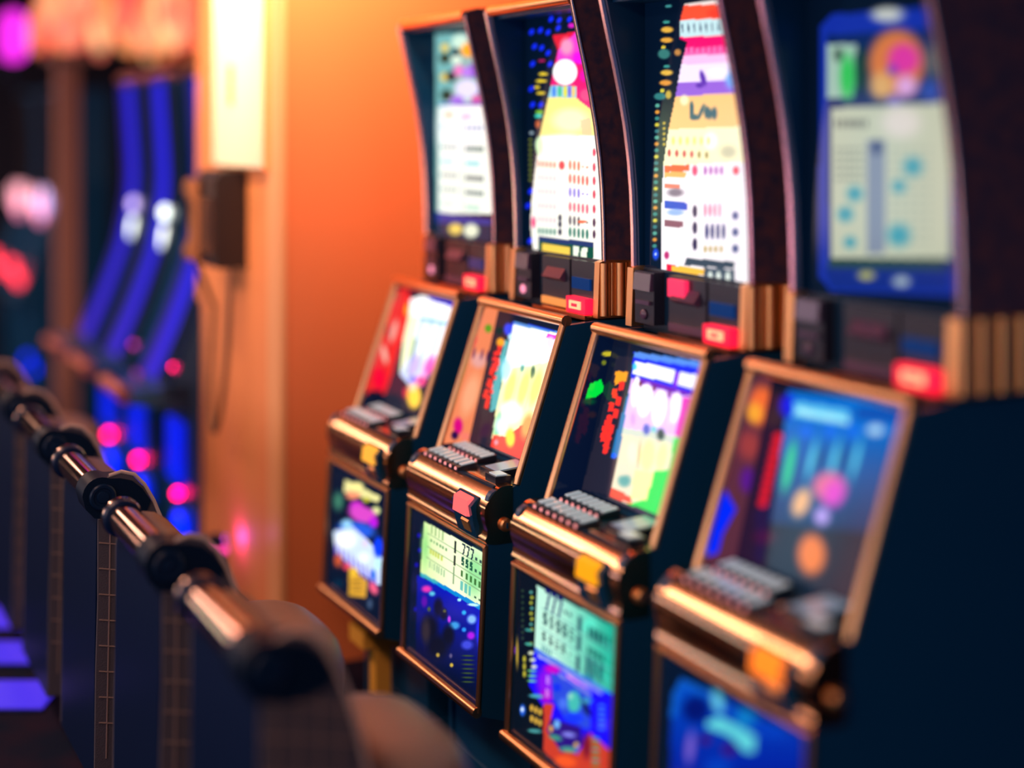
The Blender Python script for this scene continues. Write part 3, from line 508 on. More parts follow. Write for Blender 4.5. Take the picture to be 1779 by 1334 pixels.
    # rounded bronze belly below the deck
    NOSE = [(-0.150, 0.890), (-0.150, 0.9015), (-0.172, 0.9018), (-0.180, 0.9008), (-0.1865, 0.8985), (-0.1905, 0.8965)] + arc_pts((-0.0937, 0.7775), 0.153, 129.0, 150.0, 8) + [(-0.2280, 0.848), (-0.2290, 0.835), (-0.2265, 0.815), (-0.220, 0.795), (-0.2215, 0.782), (-0.2265, 0.772), (-0.2225, 0.762), (-0.200, 0.758), (-0.150, 0.758)]
    obj('belly', once('belly', lambda: prism('belly', NOSE, -0.004, W + 0.002, 0.0)), M_BELLY, R)
    obj('belly_trim', once('btrim', lambda: tube('belly_trim', [(-0.002, -0.222, 0.752), (W, -0.222, 0.752)], 0.0062, 10)), M_GOLD, R)
    # lit button in the belly above its dark cup
    hs = obj('button_housing', once('bh', lambda: prism('button_housing', [(-0.244, 0.846), (-0.222, 0.868), (-0.205, 0.868), (-0.205, 0.765), (-0.226, 0.765), (-0.236, 0.80)], 0.345, 0.462, 0.004, 2)), M_BLACK, R)
    obj('lit_button', once('lb', lambda: prism('lit_button', [(-0.250, 0.820), (-0.246, 0.858), (-0.228, 0.866), (-0.226, 0.816)], 0.362, 0.446, 0.005, 2)), mat('button_%d' % i, (0.06, 0.03, 0.01), 0.3, emit=lampcol, strength=lampstr), hs)
    obj('button_cup', once('bc', lambda: prism('button_cup', [(-0.241, 0.802), (-0.233, 0.814), (-0.226, 0.806), (-0.230, 0.775)], 0.392, 0.436, 0.003, 2)), M_BRKT, hs)
    # belly glass with printed pay table
    f3 = lambda s, t: (0.018 + s * (W - 0.036), -0.238 + t * 0.020, 0.345 + t * 0.398)
    obj('belly_glass', sheet('belly_glass', 110, 150, f3, O, arts[3], (4, 16, 38), lambda s, t: (0.018 + s * .472, .345 + t * .398)), art_mat('belly_print_%s' % lstr, lstr), R)
    for u in (0.006, W - 0.006):
        obj('glass_rail', once(('gr', u), lambda: tube('glass_rail', [(u, -0.222, 0.752), (u, -0.2425, 0.345)], 0.0075, 10)), M_GOLD, R)
    obj('lower_rail', once('lr', lambda: tube('lower_rail', [(-0.002, -0.247, 0.346), (0.0, -0.247, 0.346), (W, -0.247, 0.346)], 0.0135, 14)), M_GOLD, R)
    obj('plinth', once('pl', lambda: box('plinth', -0.01, W + 0.01, -0.095, 0.53, 0.0, 0.075, 0.006)), M_BODY, R)
    # ---- bill and ticket unit between screen and topper
    obj('unit_box', once('ub', lambda: box('unit_box', 0.022, W - 0.022, 0.128, 0.50, 1.295, 1.452, 0.003)), M_DECK, R)
    pr = obj('ticket_printer', once('tp', lambda: box('ticket_printer', 0.030, 0.120, 0.098, 0.145, 1.318, 1.446, 0.006)), M_GREY, R)
    obj('printer_lid', once('tpl', lambda: prism('printer_lid', [(0.088, 1.40), (0.092, 1.442), (0.11, 1.444), (0.11, 1.40)], 0.036, 0.114, 0.003)), M_PLUM, pr)
    obj('ticket_slot', once('tps', lambda: box('ticket_slot', 0.044, 0.108, 0.090, 0.10, 1.366, 1.376, 0.002)), M_PLUM, pr)
    obj('status_lamp', once('tpm', lambda: ellipsoid('status_lamp', (0.076, 0.095, 1.342), (0.014, 0.006, 0.013), 12)), mat('status_lamp', (0.3, 0.1, 0.2), 0.3, emit=(1.0, 0.30, 0.45), strength=1.2) if i < 3 else M_PLUM, pr)
    if i == 3: obj('jackpot_lamp', box('jackpot_lamp', 0.198, 0.272, 0.088, 0.104, 1.398, 1.440, 0.008, 3), mat('crimson_lamp', (0.4, 0.02, 0.05), 0.3, emit=(1.0, 0.02, 0.10), strength=1.1), R)
    ba = obj('bill_acceptor', once('ba', lambda: box('bill_acceptor', 0.185, 0.345, 0.100, 0.145, 1.325, 1.446, 0.006)), M_GREY, R)
    obj('bill_mouth', once('bm', lambda: prism('bill_mouth', [(0.082, 1.392), (0.100, 1.418), (0.104, 1.38)], 0.215, 0.320, 0.003)), M_PLUM, ba)
    obj('bill_lights', once('bl', lambda: box('bill_lights', 0.195, 0.345, 0.092, 0.104, 1.316, 1.336, 0.004)), mat('bill_lights', (0.4, 0.2, 0.05), 0.4, emit=(0.95, 0.30, 0.06), strength=0.75) if i == 2 else M_PLUM, ba)
    cr = obj('card_reader', once('cr', lambda: box('card_reader', 0.352, 0.480, 0.102, 0.145, 1.322, 1.446, 0.006)), M_GREY, R)
    obj('reader_screen', once('crs', lambda: box('reader_screen', 0.364, 0.462, 0.096, 0.104, 1.372, 1.402, 0.003)), mat('reader_blue', (0.005, 0.02, 0.08), 0.15, emit=(0.0, 0.03, 0.16), strength=0.7), cr)
    rb = obj('red_button', once('rb', lambda: box('red_button', 0.366, 0.470, 0.078, 0.104, 1.312, 1.352, 0.010, 3)), mat('red_button_glow', (0.10, 0.0, 0.005), 0.3, emit=(1.0, 0.008, 0.045), strength=1.5), R); rb['label'] = 'red lit call button'
    obj('button_mark', once('rbm', lambda: box('button_mark', 0.388, 0.448, 0.0745, 0.080, 1.322, 1.343, 0.003)), mat('button_mark', (0.5, 0.3, 0.2), 0.3, emit=(1.0, 0.38, 0.18), strength=1.5), rb)
    obj('button_ring', once('rbr', lambda: box('button_ring', 0.404, 0.432, 0.0725, 0.0755, 1.3285, 1.3365, 0.001)), MATS['red_button_glow'], rb)
    obj('unit_sill', once('us', lambda: box('unit_sill', 0.185, 0.484, 0.070, 0.128, 1.300, 1.311, 0.003)), mat('red_brass', (0.85, 0.30, 0.16), 0.25, 1.0), R)
    # fluted brass cheeks on both sides of the unit
    for u0, u1 in ((-0.006, 0.022), (W - 0.022, W + 0.004)):
        ck = obj('brass_cheek', once(('ck', u0), lambda: prism('brass_cheek', [(0.092, 1.306), (0.098, 1.450), (0.120, 1.456), (0.30, 1.448), (0.30, 1.306)], u0, u1, 0.003)), M_BRKT, R)
    for j, (v0, v1) in enumerate([(0.100, 0.126), (0.130, 0.140), (0.144, 0.176), (0.190, 0.226), (0.236, 0.276)]):
        obj('cheek_flute', once(('fl', j), lambda: tube('cheek_flute', [(W + 0.003, (v0 + v1) / 2, 1.312), (W + 0.003, (v0 + v1) / 2, 1.448)], (v1 - v0) / 2, 14)), M_BRKT, R)
    # ---- topper: curved sides, deep flat screen, round top rail
    TS = TOPCURVE + [(0.123, 1.452), (0.42, 1.452), (0.42, 2.150), (0.060, 2.150), (0.034, 2.145), (0.023, 2.138)]
    for u0, u1 in ((0.0, 0.020), (W - 0.020, W)):
        obj('topper_side', once(('ts', u0), lambda: prism('topper_side', TS, u0, u1, 0.0)), mat('topper_black', (0.002, 0.034, 0.10), 0.3, spec=0.18) if u0 == 0 else M_SIDE, R)
    obj('topper_back', once('tb', lambda: box('topper_back', 0.02, W - 0.02, 0.150, 0.41, 1.455, 2.135, 0)), M_BODY, R)
    obj('topper_roof', once('tr', lambda: prism('topper_roof', [(0.040, 2.106), (0.040, 2.140), (0.15, 2.140), (0.15, 2.106)], 0.02, W - 0.02, 0)), M_BODY, R)
    f4 = lambda s, t: (0.021 + s * (W - 0.042), 0.132 + 0 * s, 1.452 + t * 0.655)
    obj('topper_screen', sheet('topper_screen', 100, 240, f4, O, arts[0], NAVY, lambda s, t: (0.021 + s * .466, 1.452 + t * .655)), art_mat('topper_print_%s' % tstr, tstr), R)
    obj('topper_rail', once('trl', lambda: tube('topper_rail', [(0.010, 0.024, 2.128), (W - 0.012, 0.024, 2.128)], 0.0150, 14)), M_GOLD, R)
    for u in (0.0, W):
        r_ = 0.0100 if u == 0 else 0.0045
        obj('topper_edge', once(('te', u), lambda: tube('topper_edge', [(u, a - 0.002, b) for a, b in TOPCURVE], r_, 8)), M_PINK, R)
    if extra: extra(R)
    return R
def brass_foot(R):
    b = obj('foot_bracket', box('foot_bracket', 0.15, 0.27, -0.21, -0.09, 0.225, 0.275, 0.006), mat('warm_brass', (0.95, 0.45, 0.06), 0.4), R)
    obj('bracket_post', box('bracket_post', 0.22, 0.27, -0.17, -0.12, 0.07, 0.225, 0.006), MATS['warm_brass'], b)
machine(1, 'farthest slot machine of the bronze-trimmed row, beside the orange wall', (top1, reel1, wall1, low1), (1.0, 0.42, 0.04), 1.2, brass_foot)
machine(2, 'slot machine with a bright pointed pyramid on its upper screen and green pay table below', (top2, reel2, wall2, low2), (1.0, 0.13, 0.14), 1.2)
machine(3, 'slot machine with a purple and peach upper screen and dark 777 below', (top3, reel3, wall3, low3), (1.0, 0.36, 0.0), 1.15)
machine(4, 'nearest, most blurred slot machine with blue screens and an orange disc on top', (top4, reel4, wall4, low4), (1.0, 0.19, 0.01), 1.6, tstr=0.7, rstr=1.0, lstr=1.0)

# ------------------------------------------------------------------ padded chairs along the aisle
M_CHROME = mat('smoked_chrome', (0.62, 0.42, 0.36), 0.14, 1.0)
M_CBLK = mat('chair_black', (0.001, 0.009, 0.040), 0.42, spec=0.12)
M_FAB = mat('quilted_grey_cloth', (0.055, 0.045, 0.065), 0.8, bump=0.4, bscale=300)
M_TAN = mat('umber_vinyl', (0.10, 0.060, 0.045), 0.45)
M_SEAT = mat('taupe_vinyl', (0.20, 0.13, 0.11), 0.45, bump=0.2, bscale=120)
M_STITCH = mat('grey_piping', (0.20, 0.13, 0.12), 0.6)
CSIDE = [(-0.020, 0.13), (-0.017, 0.42), (-0.014, 0.60), (-0.012, 0.80), (-0.006, 0.885), (0.015, 0.915), (0.045, 0.922), (0.078, 0.912), (0.104, 0.884), (0.128, 0.840), (0.148, 0.790), (0.166, 0.730), (0.184, 0.660), (0.200, 0.58), (0.202, 0.50), (0.180, 0.42), (0.120, 0.30), (0.070, 0.13)]
CW = 0.50
def shrink(prof, d):
    c = (sum(p[0] for p in prof) / len(prof), sum(p[1] for p in prof) / len(prof))
    return [(p[0] + (c[0] - p[0]) / math.hypot(c[0] - p[0], c[1] - p[1]) * d, p[1] + (c[1] - p[1]) / math.hypot(c[0] - p[0], c[1] - p[1]) * d) for p in prof]
def front_at(z):
    pr = CSIDE[6:]
    for (a, b), (c, d) in zip(pr[:-1], pr[1:]):
        if d <= z <= b: return a + (c - a) * (b - z) / (b - d)
    return 0.2
def seat_mesh():
    bm = bmesh.new(); n = 28; rows = []
    c = (0.25, 0.30)
    for (k, z) in [(0.86, 0.480), (0.99, 0.490), (1.0, 0.525), (0.985, 0.565), (0.92, 0.600), (0.80, 0.624), (0.5, 0.642), (0.15, 0.646)]:
        ring = []
        for i in range(n):
            a = 2 * math.pi * i / n; ca, sa = math.cos(a), math.sin(a); e = 0.55
            x = c[0] + 0.25 * k * math.copysign(abs(ca) ** e, ca); y = c[1] + 0.150 * k * math.copysign(abs(sa) ** (1.0 if sa > 0 else e), sa)
            ring.append(bm.verts.new((x, y, z)))
        rows.append(ring)
    for i in range(len(rows) - 1):
        for k in range(n): bm.faces.new((rows[i][k], rows[i][(k + 1) % n], rows[i + 1][(k + 1) % n], rows[i + 1][k]))
    bm.faces.new(rows[0][::-1]); bm.faces.new(rows[-1]); return fin(bm, 'seat')
def make_chair(loc, label):
    R = empty('padded_chair', loc); tag(R, label, 'chair', 'padded chairs facing the slot machines')
    LOWER = [(p[0], p[1] - max(0.0, p[1] - 0.78) * 0.36) for p in CSIDE]
    obj('back_shell', prism('back_shell', LOWER, 0.035, CW - 0.014, 0.006, 2, 40), M_CBLK, R)
    for u0, u1 in ((0.018, 0.036), (CW - 0.018, CW - 0.002)):
        sp = obj('quilted_side', prism('quilted_side', shrink(CSIDE if u1 > 0.1 else LOWER, 0.004), u0, u1, 0.004, 2, 40), M_FAB, R)
        ue = u1 + 0.001 if u1 > 0.1 else u0 - 0.001
        for v in (0.022, 0.060, 0.098, 0.136, 0.17):
            zt = 0.90 if u1 > 0.1 else 0.80
            while front_at(zt) < v + 0.012 and zt > 0.5: zt -= 0.01
            obj('stitch_line', tube('stitch_line', [(ue, v - 0.012, 0.43 if v > 0.1 else 0.20), (ue, v - 0.004, 0.6), (ue, v - 0.001, zt)], 0.0022, 6), M_STITCH, sp)
        for z in (0.275, 0.34, 0.405, 0.47, 0.535, 0.60, 0.665, 0.73, 0.79):
            obj('stitch_line', tube('stitch_line', [(ue, -0.008, z + 0.018), (ue, 0.06, z + 0.004), (ue, front_at(z - 0.02) - 0.006, z - 0.02)], 0.0022, 6), M_STITCH, sp)
    # front cushion: a padded sheet that follows the curved front of the back
    def cushion():
        pr = [(p[0] + 0.004, p[1]) for p in LOWER[5:]]; inner = [(p[0] - 0.018, p[1] - 0.012) for p in LOWER[5:]][::-1]
        return prism('front_cushion', pr + inner, 0.030, CW - 0.016, 0.006, 2, 50)
    obj('front_cushion', cushion(), M_TAN, R)
    obj('edge_piping', tube('edge_piping', [(CW - 0.004, p[0] + 0.003, p[1]) for p in CSIDE[5:]], 0.0048, 8), mat('pale_piping', (0.50, 0.36, 0.32), 0.35), R)
    # chrome roll with black end housings
    ax = (0.0, 0.008, 0.868)
    obj('grab_roll', tube('grab_roll', [(0.03, ax[1] - 0.012, ax[2]), (0.43, ax[1] - 0.012, ax[2])], 0.036, 28), M_CHROME, R)
    rg = obj('roll_collar', lathe('roll_collar', [(0.035, 0.0), (0.044, 0.002), (0.046, 0.012), (0.044, 0.030), (0.036, 0.034)], 28, 'x', (0.055, ax[1] - 0.012, ax[2])), M_CBLK, R)
    obj('collar_ring', lathe('collar_ring', [(0.044, -0.004), (0.0475, -0.002), (0.0475, 0.006), (0.044, 0.008)], 28, 'x', (0.055, ax[1] - 0.012, ax[2])), M_CHROME, rg)
    def housing():
        bm = bmesh.new(); pr = [(-0.050, 0.868 + 0.0)] + arc_pts((ax[1] - 0.012, ax[2]), 0.046, 170, 60, 8) + [(0.045, 0.906), (0.075, 0.897), (0.100, 0.876), (0.122, 0.842), (0.110, 0.815), (0.04, 0.80), (-0.02, 0.812), (-0.042, 0.836)]
        a_prism(bm, pr, 0.412, CW + 0.004); bevel(bm, 0.012, 3, 40); return fin(bm, 'end_housing')
    eh = obj('end_housing', housing(), mat('matt_black_housing', (0.001, 0.008, 0.026), 0.5, spec=0.12), R)
    obj('end_cap', lathe('end_cap', [(0.034, 0.0), (0.034, 0.006), (0.030, 0.009), (0.024, 0.009), (0.022, 0.006), (0.016, 0.006), (0.014, 0.010), (0.004, 0.011)], 26, 'x', (CW + 0.003, ax[1] - 0.008, ax[2] - 0.004)), mat('cap_black', (0.002, 0.012, 0.040), 0.35, spec=0.25), eh)
    obj('seat', seat_mesh(), M_SEAT, R)
    obj('seat_pan', box('seat_pan', 0.06, 0.44, 0.19, 0.44, 0.425, 0.484, 0.008), M_CBLK, R)
    obj('back_strut', box('back_strut', 0.17, 0.33, 0.10, 0.25, 0.42, 0.45, 0.008), M_CBLK, R)
    obj('pedestal', lathe('pedestal', [(0.05, 0.015), (0.035, 0.05), (0.032, 0.40), (0.07, 0.427)], 20, 'z', (0.25, 0.33, 0)), M_CHROME, R)
    obj('floor_plate', lathe('floor_plate', [(0.20, 0.0), (0.20, 0.010), (0.17, 0.020), (0.05, 0.026)], 30, 'z', (0.25, 0.33, 0)), M_CBLK, R)
    obj('foot_ring', once('fring', lambda: tube('foot_ring', [(0.25 + 0.17 * math.cos(a * math.pi / 12), 0.33 + 0.17 * math.sin(a * math.pi / 12), 0.20) for a in range(25)], 0.010, 8)), M_CHROME, R)
    return R
def copy_tree(o, parent=None):
    c = o.copy(); COL.objects.link(c); c.parent = parent
    for ch in list(o.children): copy_tree(ch, c)
    return c
chairs = [(-3.092, 'padded chair nearest the camera, its taupe seat in view at the bottom'), (-3.800, 'padded chair second from the camera, quilted side and black end cap showing'), (-4.487, 'padded chair third from the camera, with pink highlight on its chrome roll'),
          (-5.172, 'padded chair fourth from the camera, mostly hidden behind the third'), (-5.858, 'padded chair fifth along the row, near the left edge'), (-6.545, 'farthest padded chair in the row, its seat lit orange')]
proto = make_chair((chairs[0][0], 0.80, 0), chairs[0][1])
for x, lb in chairs[1:]:
    c = copy_tree(proto); c.location = (x, 0.80, 0); c['label'] = lb
    if x in (-4.487, -5.172, -5.858):          # seats slid back and lowered
        for p in c.children:
            if p.name.split('.')[0] == 'seat': p.location = (0, -0.085, -0.03)

# ------------------------------------------------------------------ fittings on the short return wall
cab = empty('access_panel', (-5.38, 1.58, 1.66)); tag(cab, 'tall cream access panel brightly lit on the wall above the phone', 'panel')
M_CREAM = mat('cream_enamel', (0.95, 0.88, 0.70), 0.45)
obj('door', box('door', -0.31, 0.29, -0.030, 0.0, 0.0, 0.98, 0.004), M_CREAM, cab)
obj('frame_strip', box('frame_strip', -0.33, -0.312, -0.022, 0.0, -0.01, 0.99, 0.003), M_RET, cab)
obj('frame_strip', box('frame_strip', 0.292, 0.31, -0.022, 0.0, -0.01, 0.99, 0.003), M_RET, cab)
h = obj('latch', box('latch', -0.075, -0.045, -0.040, -0.030, 0.22, 0.36, 0.004), mat('amber_latch', (0.55, 0.20, 0.06), 0.4), cab)
ph = empty('wall_phone', (-5.45, 1.58, 1.30)); tag(ph, 'dark brown wall phone with hanging cord on the corner wall', 'phone')
M_PH = mat('dark_brown_plastic', (0.010, 0.008, 0.012), 0.4); M_PHF = mat('brown_faceplate', (0.07, 0.035, 0.03), 0.22)
obj('housing', prism('housing', [(-0.115, 0.02), (-0.120, 0.31), (-0.09, 0.345), (0.0, 0.345), (0.0, 0.0), (-0.10, 0.0)], -0.16, 0.10, 0.008, 2), M_PH, ph)
obj('faceplate', box('faceplate', -0.14, 0.08, -0.128, -0.114, 0.05, 0.25, 0.004), M_PHF, ph)
hs = obj('handset', prism('handset', [(-0.165, 0.02), (-0.172, 0.05), (-0.150, 0.10), (-0.150, 0.22), (-0.172, 0.27), (-0.165, 0.31), (-0.130, 0.31), (-0.128, 0.02)], -0.135, -0.075, 0.008, 2), mat('copper_handset', (0.32, 0.15, 0.08), 0.25), ph)
obj('cord', tube('cord', [(-0.11, -0.14, 0.03)] + [(-0.11 + 0.10 * (1 - math.cos(t * math.pi)), -0.06 - 0.03 * math.sin(t * math.pi), 0.03 - 0.62 * math.sin(t * math.pi) ** 0.6) for t in [i / 24 for i in range(1, 24)]] + [(0.09, -0.05, 0.02)], 0.010, 8), mat('dark_cord', (0.10, 0.05, 0.03), 0.5), ph)
po = empty('bollard', (-5.43, 1.49, 0.0)); tag(po, 'short dark post with a pink-lit collar at the foot of the corner wall', 'post')
obj('post', lathe('post', [(0.055, 0.0), (0.050, 0.02), (0.034, 0.03), (0.034, 0.33), (0.030, 0.345), (0.012, 0.35)], 20), M_CBLK, po)
obj('lit_collar', lathe('lit_collar', [(0.036, 0.285), (0.040, 0.290), (0.040, 0.300), (0.036, 0.305)], 20), mat('pink_collar', (0.5, 0.05, 0.2), 0.3, emit=(1.0, 0.05, 0.40), strength=1.2), po)
pl = bpy.data.lights.new('post_glow', 'POINT'); pl.energy = 0.45; pl.color = (0.9, 0.08, 1.0); pl.shadow_soft_size = 0.015
plo = bpy.data.objects.new('post_glow', pl); COL.objects.link(plo); plo.parent = po; plo.location = (-0.005, 0.060, 0.33)

# ------------------------------------------------------------------ second bank of machines past the corner, edged in blue light
BPROF = [(0.205, 2.00), (0.214, 1.86), (0.224, 1.70), (0.229, 1.58), (0.224, 1.48), (0.206, 1.36), (0.178, 1.23), (0.140, 1.12), (0.095, 1.00), (0.048, 0.89), (0.0, 0.785)]
def bprof(t):
    n = len(BPROF) - 1; k = np.clip((1 - t) * n, 0, n - 1e-6); i = k.astype(int); fr = k - i; B = np.array(BPROF)
    return B[i, 0] * (1 - fr) + B[i + 1, 0] * fr, B[i, 1] * (1 - fr) + B[i + 1, 1] * fr
def blue_front(A):
    u, t = A.Q[:, 0], A.Q[:, 1]
    A.c[:] = (4, 6, 40); A.put((u < .22) * .8, (40, 26, 140)); A.put((u >= .24) * (u < .60) * 1.0, (26, 24, 236)); A.put((u > .60) * 1.0, (2, 8, 34))
    A.put(np.clip((.55 - t) / .5, 0, 1) * (u < .60) * .45, (90, 40, 190))
def bank_machine(x, label, white, redy, deckred=True):
    R = empty('slot_machine', (x, 1.443, 0)); tag(R, label, 'slot machine', 'blue-edged machines past the corner'); BW = 0.50
    side = [(-0.02, 0.76)] + [(p[0] + 0.006, p[1]) for p in BPROF[::-1]] + [(0.23, 2.03), (0.55, 2.03), (0.55, 0.0), (0.12, 0.0), (0.11, 0.30), (0.10, 0.70)]
    obj('cabinet', once('bcab', lambda: prism('cabinet', side, 0.0, BW, 0.004, 1)), M_BODY, R)
    obj('light_front', once('bfront', lambda: sheet('light_front', 60, 80, lambda s, t: (0.005 + s * (BW - 0.01), bprof(t)[0] - 0.004, bprof(t)[1]), (0, 0, 0), blue_front, (0, 0, 0), lambda s, t: (s, t))), art_mat('blue_light_front', 1.0, 0.3), R)
    obj('top_trim', once('btop', lambda: tube('top_trim', [(0, 0.215, 2.03), (BW, 0.215, 2.03)], 0.022, 10)), mat('pink_copper', (0.8, 0.34, 0.28), 0.3, 1.0), R)
    obj('deck_slab', once('bslab', lambda: prism('deck_slab', [(-0.135, 0.735), (-0.135, 0.775), (0.03, 0.80), (0.10, 0.80), (0.10, 0.705)], 0.0, BW, 0.004)), M_BLACK, R)
    obj('deck_rail', once('bdeck', lambda: tube('deck_rail', [(0.02, -0.14, 0.760), (BW - 0.10, -0.14, 0.760)], 0.030, 12)), mat('copper_deck', (0.85, 0.30, 0.22), 0.4, 1.0), R)
    obj('lower_light', once('blow', lambda: box('lower_light', 0.13, 0.36, 0.085, 0.101, 0.38, 0.62, 0.01)), mat('deep_blue_light', (0.0, 0.02, 0.2), 0.3, emit=(0.0, 0.012, 0.90), strength=1.0), R)
    obj('red_lamp', once('bred', lambda: ellipsoid('red_lamp', (0.30, 0.090, 0.335), (0.017, 0.017, 0.017), 12)), mat('red_lamp', (0.4, 0, 0.1), 0.3, emit=(1.0, 0.0, 0.13), strength=17), R)
    obj('blue_lamp', once('bblu', lambda: ellipsoid('blue_lamp', (0.32, 0.090, 0.205), (0.070, 0.02, 0.070), 20)), mat('blue_lamp', (0, 0.02, 0.3), 0.3, emit=(0.0, 0.012, 1.0), strength=2.8), R)
    for z, r, m in white:
        o = obj('bright_lamp', ellipsoid('bright_lamp', (0.33, 0.20, z), (0.026, 0.02, r), 14), m, R)
        yy = bprof(np.array([0.5]))[0]
    if redy:
        obj('deck_lamp', ellipsoid('deck_lamp', (0.45, redy[0], redy[1]), (0.017, 0.017, 0.017), 12), MATS['red_lamp'] if redy[2] else mat('magenta_dim', (0.3, 0, 0.2), 0.3, emit=(0.7, 0.02, 0.5), strength=6), R)
M_WHT = mat('white_lamp', (0.8, 0.9, 0.85), 0.3, emit=(0.85, 1.0, 0.92), strength=3.2); M_LIL = mat('lilac_lamp', (0.6, 0.5, 0.9), 0.3, emit=(0.55, 0.45, 0.95), strength=2.2)
bank_machine(-6.462, 'blue-edged slot machine nearest the corner wall, with a red lamp by its deck', [], (0.045, 0.86, True))
bank_machine(-7.163, 'middle one of three blue-edged slot machines, with a tall white lamp', [(1.28, .085, M_WHT), (1.42, .03, M_WHT)], (0.045, 0.86, False))
bank_machine(-7.785, 'farthest of the three blue-edged slot machines with lilac and white lamps', [(1.30, .07, M_WHT), (1.43, .03, M_LIL)], None)

# dark machines still farther back, with pink and red lamps
M_PNK = mat('pink_white_lamp', (0.8, 0.4, 0.6), 0.3, emit=(1.0, 0.25, 0.45), strength=2.0); M_RED2 = mat('scarlet_lamp', (0.6, 0.05, 0.05), 0.3, emit=(1.0, 0.03, 0.06), strength=3.2); M_PALE = mat('pale_pink_lamp', (0.8, 0.6, 0.6), 0.3, emit=(1.0, 0.40, 0.50), strength=2.2)
def far_machine(x, label, lilac=False, blue=False):
    R = empty('slot_machine', (x, 1.443, 0)); tag(R, label, 'slot machine', 'dark machines far down the row')
    side = [(-0.02, 0.76)] + [(p[0] + 0.006, p[1]) for p in BPROF[::-1]] + [(0.23, 2.03), (0.55, 2.03), (0.55, 0.0), (0.12, 0.0), (0.11, 0.30), (0.10, 0.70)]
    obj('cabinet', once('bcab', lambda: prism('cabinet', side, 0.0, 0.50, 0.004, 1)), M_BODY, R)
    obj('front_glass', once('ffront', lambda: prism('front_glass', [(p[0] - 0.004, p[1]) for p in BPROF[:6]] + [(p[0] + 0.006, p[1]) for p in BPROF[:6]][::-1], 0.03, 0.47)), mat('smoke_glass', (0.02, 0.016, 0.02), 0.2), R)
    for k, (u, z, m) in enumerate([(0.10, 1.33, M_PALE), (0.26, 1.28, M_PNK), (0.40, 1.34, M_LIL if lilac else M_PALE)]):
        o = obj('screen_lamp', once(('sl', k), lambda: ellipsoid('screen_lamp', (u, 0.17, z), (0.03, 0.02, 0.085), 12)), m, R)
        if o.data.materials[0] != m: o.material_slots[0].link = 'OBJECT'; o.material_slots[0].material = m
    for k, (u, z) in enumerate([(0.06, 0.93), (0.22, 0.88), (0.38, 0.86)]):
        obj('deck_lamp', once(('sd', k), lambda: ellipsoid('deck_lamp', (u, 0.03, z), (0.035, 0.03, 0.035), 12)), M_RED2, R)
    if blue:
        for u, z in ((0.22, 0.36), (0.46, 0.33)): obj('blue_lamp', ellipsoid('blue_lamp', (u, 0.10, z), (0.03, 0.02, 0.03), 12), MATS['blue_lamp'], R)
far_machine(-10.2, 'dark slot machine behind the blue-edged ones with lilac and blue lamps', lilac=True, blue=True)
far_machine(-11.05, 'dark slot machine at the left edge with pink lamps')
sg = empty('neon_sign', (-9.30, 1.36, 2.05)); tag(sg, 'upright magenta neon capsule at the top left', 'neon sign')
def capsule():
    bm = bmesh.new(); pr = []
    for a in range(0, 181, 15): pr.append((0.075 * math.cos(math.radians(a)), 0.075 * math.sin(math.radians(a)) + 0.34))
    for a in range(180, 361, 15): pr.append((0.075 * math.cos(math.radians(a)), 0.075 * math.sin(math.radians(a)) + 0.20))
    a_prism(bm, pr, -0.03, 0.03); bevel(bm, 0.012, 2); return fin(bm, 'neon_body')
o = obj('neon_body', capsule(), mat('magenta_neon', (0.5, 0.02, 0.5), 0.3, emit=(1.0, 0.03, 0.95), strength=1.15), sg)
obj('sign_post', lathe('sign_post', [(0.02, 0.0), (0.02, 0.14)], 12), M_CBLK, sg)
# brown pillar and chandelier in the hall behind
pil = empty('pillar', (-8.62, 1.54, 0)); tag(pil, 'slim brown pillar standing behind the dark machines', 'pillar')
obj('shaft', box('shaft', -0.055, 0.055, -0.055, 0.055, 0.0, 2.16, 0.01), mat('brown_render', (0.30, 0.13, 0.10), 0.7), pil)
obj('base_block', box('base_block', -0.12, 0.12, -0.12, 0.12, 0.0, 0.16, 0.01), MATS['brown_render'], pil)
obj('collar', box('collar', -0.11, 0.11, -0.11, 0.11, 2.16, 2.20, 0.01), MATS['brown_render'], pil)
ch = empty('chandelier', (-10.2, 2.42, 2.20)); tag(ch, 'big chandelier of warm glowing glass drops at the top left', 'chandelier')
obj('canopy', lathe('canopy', [(0.85, 0.62), (0.87, 0.66), (0.80, 0.72), (0.05, 0.78)], 36), mat('brass_canopy', (0.8, 0.45, 0.2), 0.3, 1.0), ch)
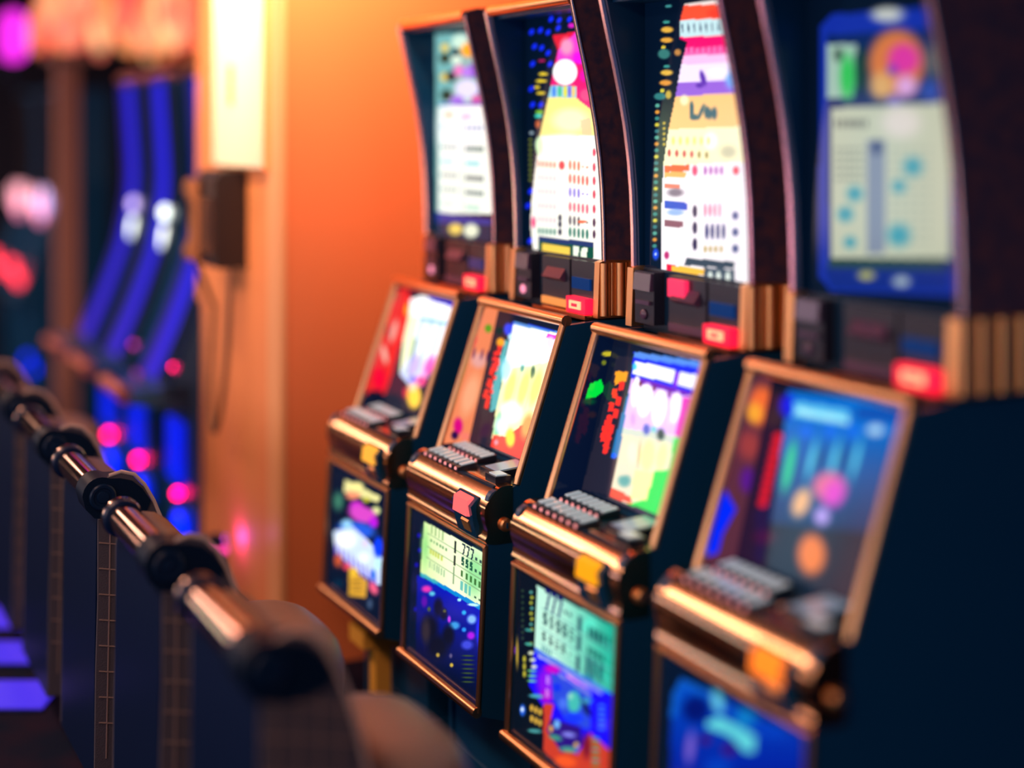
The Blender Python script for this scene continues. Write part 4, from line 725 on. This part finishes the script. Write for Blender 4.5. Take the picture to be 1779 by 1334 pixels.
drops = [mat('drop_%d' % k, (0.6, 0.3, 0.2), 0.2, emit=e, strength=s) for k, (e, s) in enumerate([((1.0, 0.26, 0.07), .95), ((1.0, 0.42, 0.16), 1.0), ((1.0, 0.07, 0.07), .95), ((1.0, 0.66, 0.30), 1.1), ((1.0, 0.20, 0.14), 1.0)])]
def drop(L, r): return lathe('glass_drop', [(r * .15, 0), (r * .55, L * .10), (r * .95, L * .28), (r, L * .45), (r * .7, L * .75), (r * .3, L)], 12)
dm = [drop(0.34, 0.055), drop(0.42, 0.062), drop(0.26, 0.05)]
for k in range(88):
    a = k * 2.39996; r = 0.82 * math.sqrt((k + .5) / 88); me = dm[k % 3]
    o = obj('glass_drop', me, drops[0], ch); o.location = (r * math.cos(a), r * math.sin(a), 0.02 + 0.30 * r / .82 * random.random() + 0.06 * random.random())
    o.material_slots[0].link = 'OBJECT'; o.material_slots[0].material = random.choice(drops)
# lit strips set in the aisle floor
M_STRIP = mat('floor_strip_glow', (0.05, 0.03, 0.3), 0.3, emit=(0.055, 0.03, 0.95), strength=0.8)
for (px0, px1, py0, py1, lb) in [(-60, 70, 1055, 1095, 'farthest of three blue light strips in the aisle floor'), (-60, 98, 1116, 1157, 'middle of three blue light strips in the aisle floor'), (-60, 96, 1184, 1236, 'nearest of three blue light strips in the aisle floor')]:
    zc = FPX * CAMH / ((py0 + py1) / 2 - YH); z0 = FPX * CAMH / (py1 - YH); z1 = FPX * CAMH / (py0 - YH)
    xa = (px0 - CXP) / FPX * zc; xb = (px1 - CXP) / FPX * zc
    c = FWD * zc + RGT * ((xa + xb) / 2); R = empty('floor_light', (c.x, c.y, 0.0), math.atan2(RGT.y, RGT.x)); tag(R, lb, 'floor light', 'light strips in the aisle floor')
    hw = (xb - xa) / 2; hd = (z1 - z0) / 2
    obj('lens', box('lens', -hw + .01, hw - .01, -hd + .01, hd - .01, 0.0, 0.009, 0.003), M_STRIP, R)
    obj('rim', prism('rim', [(-hd - .008, 0), (-hd - .008, .006), (-hd + .010, .006), (-hd + .010, 0)], -hw, hw), M_CBLK, R)
